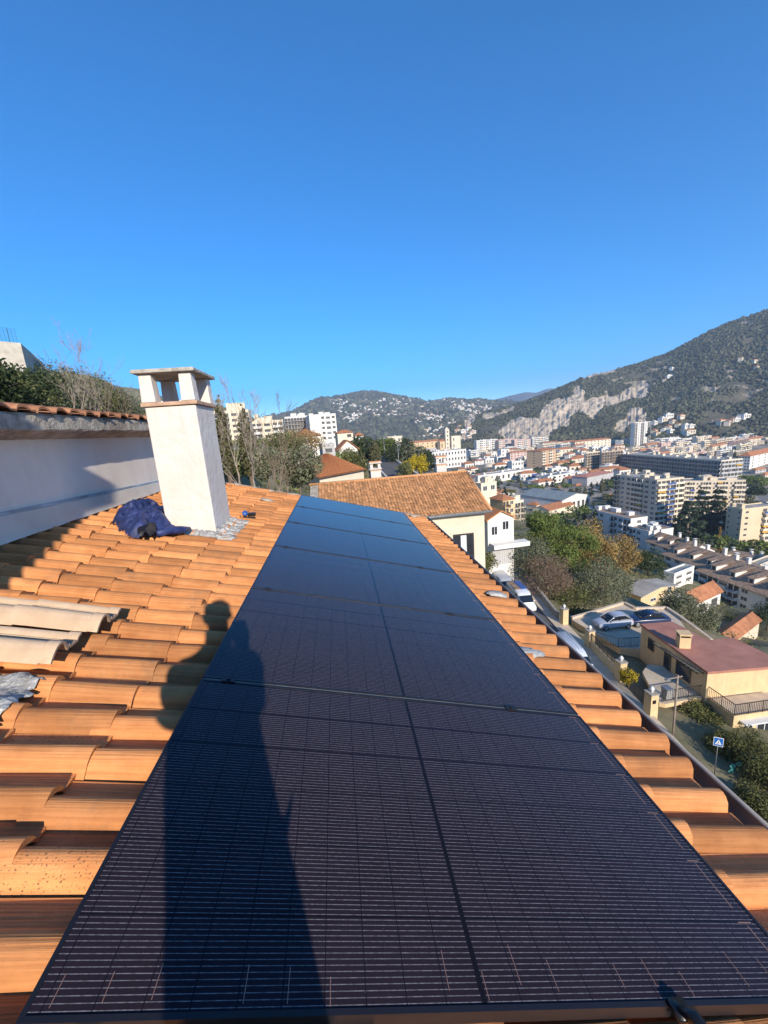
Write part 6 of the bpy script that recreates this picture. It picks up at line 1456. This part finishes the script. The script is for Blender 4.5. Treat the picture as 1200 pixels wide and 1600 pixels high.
tree('round','orange','brownish bushes under the white villa', P(475,706,75), 3.4, 5, 3000, .3, 36, name='shrub', cat='shrub')
for k, (u, v, d, h, r, lf, lab) in enumerate(((70,640,34,3.4,3.2,'hedge','scrub on the skyline below the end of the retaining wall'),(105,640,36,3.2,3.4,'olive','scrub on the skyline behind the spreading bare tree'),(140,645,38,3.4,3.4,'hedge','scrub on the skyline left of the round dark tree'),(-22,652,15,2.4,1.7,'dark','dark shrub mass below the retaining wall'),(14,668,17,2.3,1.7,'hedge','leafy shrub in front of the retaining wall'),(45,660,20,2.6,2.4,'dark','green shrub on the bank left of the bare tree'),(85,660,24,2.9,2.6,'olive','greyish shrub behind the bare tree on the bank'),(122,658,28,2.4,2.6,'hedge','leafy shrub right of the bare tree on the bank'),(160,654,32,2.6,2.6,'dark','round dark tree at the end of the bank'),(195,655,40,2.0,2.4,'olive','small shrub left of the chimney'))):
    tree('round', lf, lab, P(u, v, d), h, r, 4200, .16, 80+k, 'shrubs on the bank behind the upper wall', name='shrub', cat='shrub')
# bare trees
def bare(label, base, h, seed, m, spread=.5, depth=6, n0=5, lean=(0,0), group='bare winter trees'):
    t = thing('bare_tree', label, 'tree', base, 0, group); q = random.Random(seed); tr_b = MB(); tw_b = MB()
    def grow(p, d, L, r, lev, mb):
        k = 3; pts = [p]; rad = [r]
        for s_ in range(k):
            d = (d + Vector((q.gauss(0,.13), q.gauss(0,.13), q.gauss(.05,.08)))).normalized(); p = p + d*(L/k); pts.append(p); rad.append(r*(1-.45*(s_+1)/k))
        mb.tube(pts, rad, 5 if lev < 2 else 3, caps=False)
        if lev >= depth: return
        nb_ = q.choice([2,2,3]) if lev else n0
        for _ in range(nb_):
            a = q.uniform(0,6.28); sp = spread*q.uniform(.5,1.3); ax = Vector((math.cos(a), math.sin(a), .25)).normalized()
            nd_ = (d + ax*sp).normalized(); idx = q.randint(1, k) if lev else q.randint(1, k)
            grow(pts[idx], nd_, L*q.uniform(.55,.85), max(rad[idx]*.62, .004), lev+1, tw_b if lev >= 1 else tr_b)
    grow(Vector((0,0,-.8)), Vector((lean[0],lean[1],1)).normalized(), h*.42, h*.0125, 0, tr_b)
    tr_b.build('trunk', m, t, smooth=True); tw_b.build('twigs', m, t); return t
bare('spreading bare tree on the bank above the white wall', P(122,650,15), 3.7, 3, M['bark_pale'], .55, 6, 5, (-.25,0))
bare('smaller bare tree on the bank, right of the spreading one', P(146,652,17), 3.0, 4, M['bark_pale'], .6, 6, 5)
bare('low bare tree near the right end of the bank', P(170,652,20), 2.8, 14, M['bark_pale'], .6, 5, 5)
bare('bare tree whose twigs rise right behind the chimney cap', P(345,748,12), 3.3, 5, M['bark_pale'], .40, 6, 5, (-.12,0))
bare('pale bare tree just right of the chimney', P(372,745,12.5), 3.1, 6, M['bark_pale'], .38, 6, 5)
bare('pale forked bare tree between the chimney and the panels', P(398,750,12), 2.9, 7, M['bark_pale'], .42, 6, 4)
bare('reddish bare tree, rightmost behind the far verge', P(432,752,12), 2.9, 8, M['wood'], .42, 6, 5)
bare('low bare tree with leaning stems behind the far verge', P(448,756,13), 2.0, 9, M['wood'], .7, 5, 5)
bare('leafless tree seen left of the chimney cap', P(205,660,30), 3.6, 19, M['wood'], .5, 5, 5)
# town trees: individuals of a few kinds copied between the buildings
protos = {}
for kd, lf, h, r, nm in (('round','dark',8,4,'round dark'),('umbrella','green',10,6,'umbrella shaped green'),('cypress','cypress',10,1.5,'slim dark cypress'),('round','olive',7,4,'greyish green'),('cone','cedar',11,4,'pointed conifer')):
    V, Fc = leaf_cloud(*crown_pts(kd, h, r, 5), 420, 1.15, 5); 
    b = MB(); b.add([tuple(x) for x in V], [tuple(int(i) for i in f) for f in Fc], 0); b.tube([(0,0,-2),(0,0,h*.7)], [.3,.12], 5, 1); protos[kd+lf] = (b.me('tree', [LF[lf], M['wood']]), nm)
town = [(1138,880),(1150,884),(1160,880),(1172,884),(1185,880),(1195,876),(1142,890),(1128,874),(1165,892),(1196,890),(1105,872),(1075,868),(1062,866),(772,742),(782,737),(760,738),(745,741),(790,733),(776,765),(800,757),(812,765),(793,762),(880,735),(870,740),(860,744),(845,742),(885,733),(900,742),(905,733),(850,758),(832,768),(842,772),(880,770),(895,775),(905,772),(915,778),(925,775),(938,770),(948,768),(880,763),(868,765),(905,815),(915,812),(930,812),(945,800),(958,765),(950,758),(965,758),(972,742),(990,725),(1000,712),(1022,690),(1040,697),(1060,692),(1098,690),(1094,688),(935,698),(866,705),(760,712),(742,722),(735,718),(725,725),(735,740),(1128,860),(1110,868),(1090,870),(1168,790),(1160,800),(1178,795),(1150,812),(962,822),(968,815),(820,745),(700,738),(712,742),(870,780),(895,820),(880,828),(905,835),(925,832),(870,820),(885,840),(862,830),(840,826),(896,850)]
rng = random.Random(77); kinds = list(protos)
r8 = random.Random(55)
for k in range(120):
    u = r8.uniform(715, 1000); v = r8.uniform(700, 800) if u < 930 else r8.uniform(690, 790)
    if not (808 < u < 925 and 765 < v < 812): town.append((u, v))
for k in range(40): town.append((r8.uniform(1000, 1200), r8.uniform(680, 722)))
for u, v in town:
    kd = rng.choice(kinds); me_, nm = protos[kd]; p = Z(u + rng.uniform(-3,3), v + 3, -70 if v < 812 else -62)
    if p.y > 900 or p.y < 0: p = P(u, v + 2, 560)
    if u > 1085 and v > 850: p = P(u, v, 190)
    s_ = rng.uniform(.7,1.25); t = inst('town_tree', me_, None, p, rng.uniform(0,6), (s_,s_,s_)); tag(t, '%s tree between the buildings in the valley' % nm, 'tree', 'trees between the valley buildings')
# undergrowth on the near slopes
rng = np.random.default_rng(9); pts_ = []
a_ = rng.uniform(-1.2, 1.35, 26000); d_ = np.exp(rng.uniform(math.log(18), math.log(420), 26000)); x_ = d_*np.sin(a_); y_ = d_*np.cos(a_)
XRv = lambda y: 21.6 + .12*(np.clip(y,-10,64)-24.8)
c_ = fbm(x_/9, y_/9, 3, 4); keep = (c_ > .43) & ~((x_ > 9) & (x_ < 36) & (y_ < 50)) & ~((x_ > XRv(y_) - 6.5) & (x_ < XRv(y_) + 1) & (y_ < 75)) & ~((x_ > -8) & (x_ < 12) & (y_ < 34)) & (x_ < 150)
x_, y_, d_ = x_[keep], y_[keep], d_[keep]; z_ = ground(x_, y_); kk = z_ > -64; x_, y_, z_, d_ = x_[kk], y_[kk], z_[kk], d_[kk]
C = np.stack([x_, y_, z_ + .3], -1); V, Fc = leaf_cloud(C, np.clip(d_*.012, .5, 2.2)*rng.uniform(.6,1.3,len(C)), 130000, .42, 3, .7)
o = mesh_np('undergrowth', V, Fc, LF['hedge']); tag(o, 'low scrub and garden greenery covering the near slopes', 'undergrowth', kind='stuff')
# ------------------------------------------------------------------ haze over the valley
hz_ = bpy.data.materials.new('thin haze'); hz_.use_nodes = True; nn = hz_.node_tree.nodes; nn.remove(nn['Principled BSDF'])
pv = nn.new('ShaderNodeVolumePrincipled'); pv.inputs['Color'].default_value = (.62,.78,1.0,1); pv.inputs['Density'].default_value = .00017; pv.inputs['Anisotropy'].default_value = 0
hz_.node_tree.links.new(pv.outputs[0], nn['Material Output'].inputs['Volume'])
b = MB(); b.bx(-7100, 7100, -7100, 7100, -400, 700); tag(b.build('haze', hz_), 'thin bluish haze filling the air of the valley', 'haze', kind='stuff')
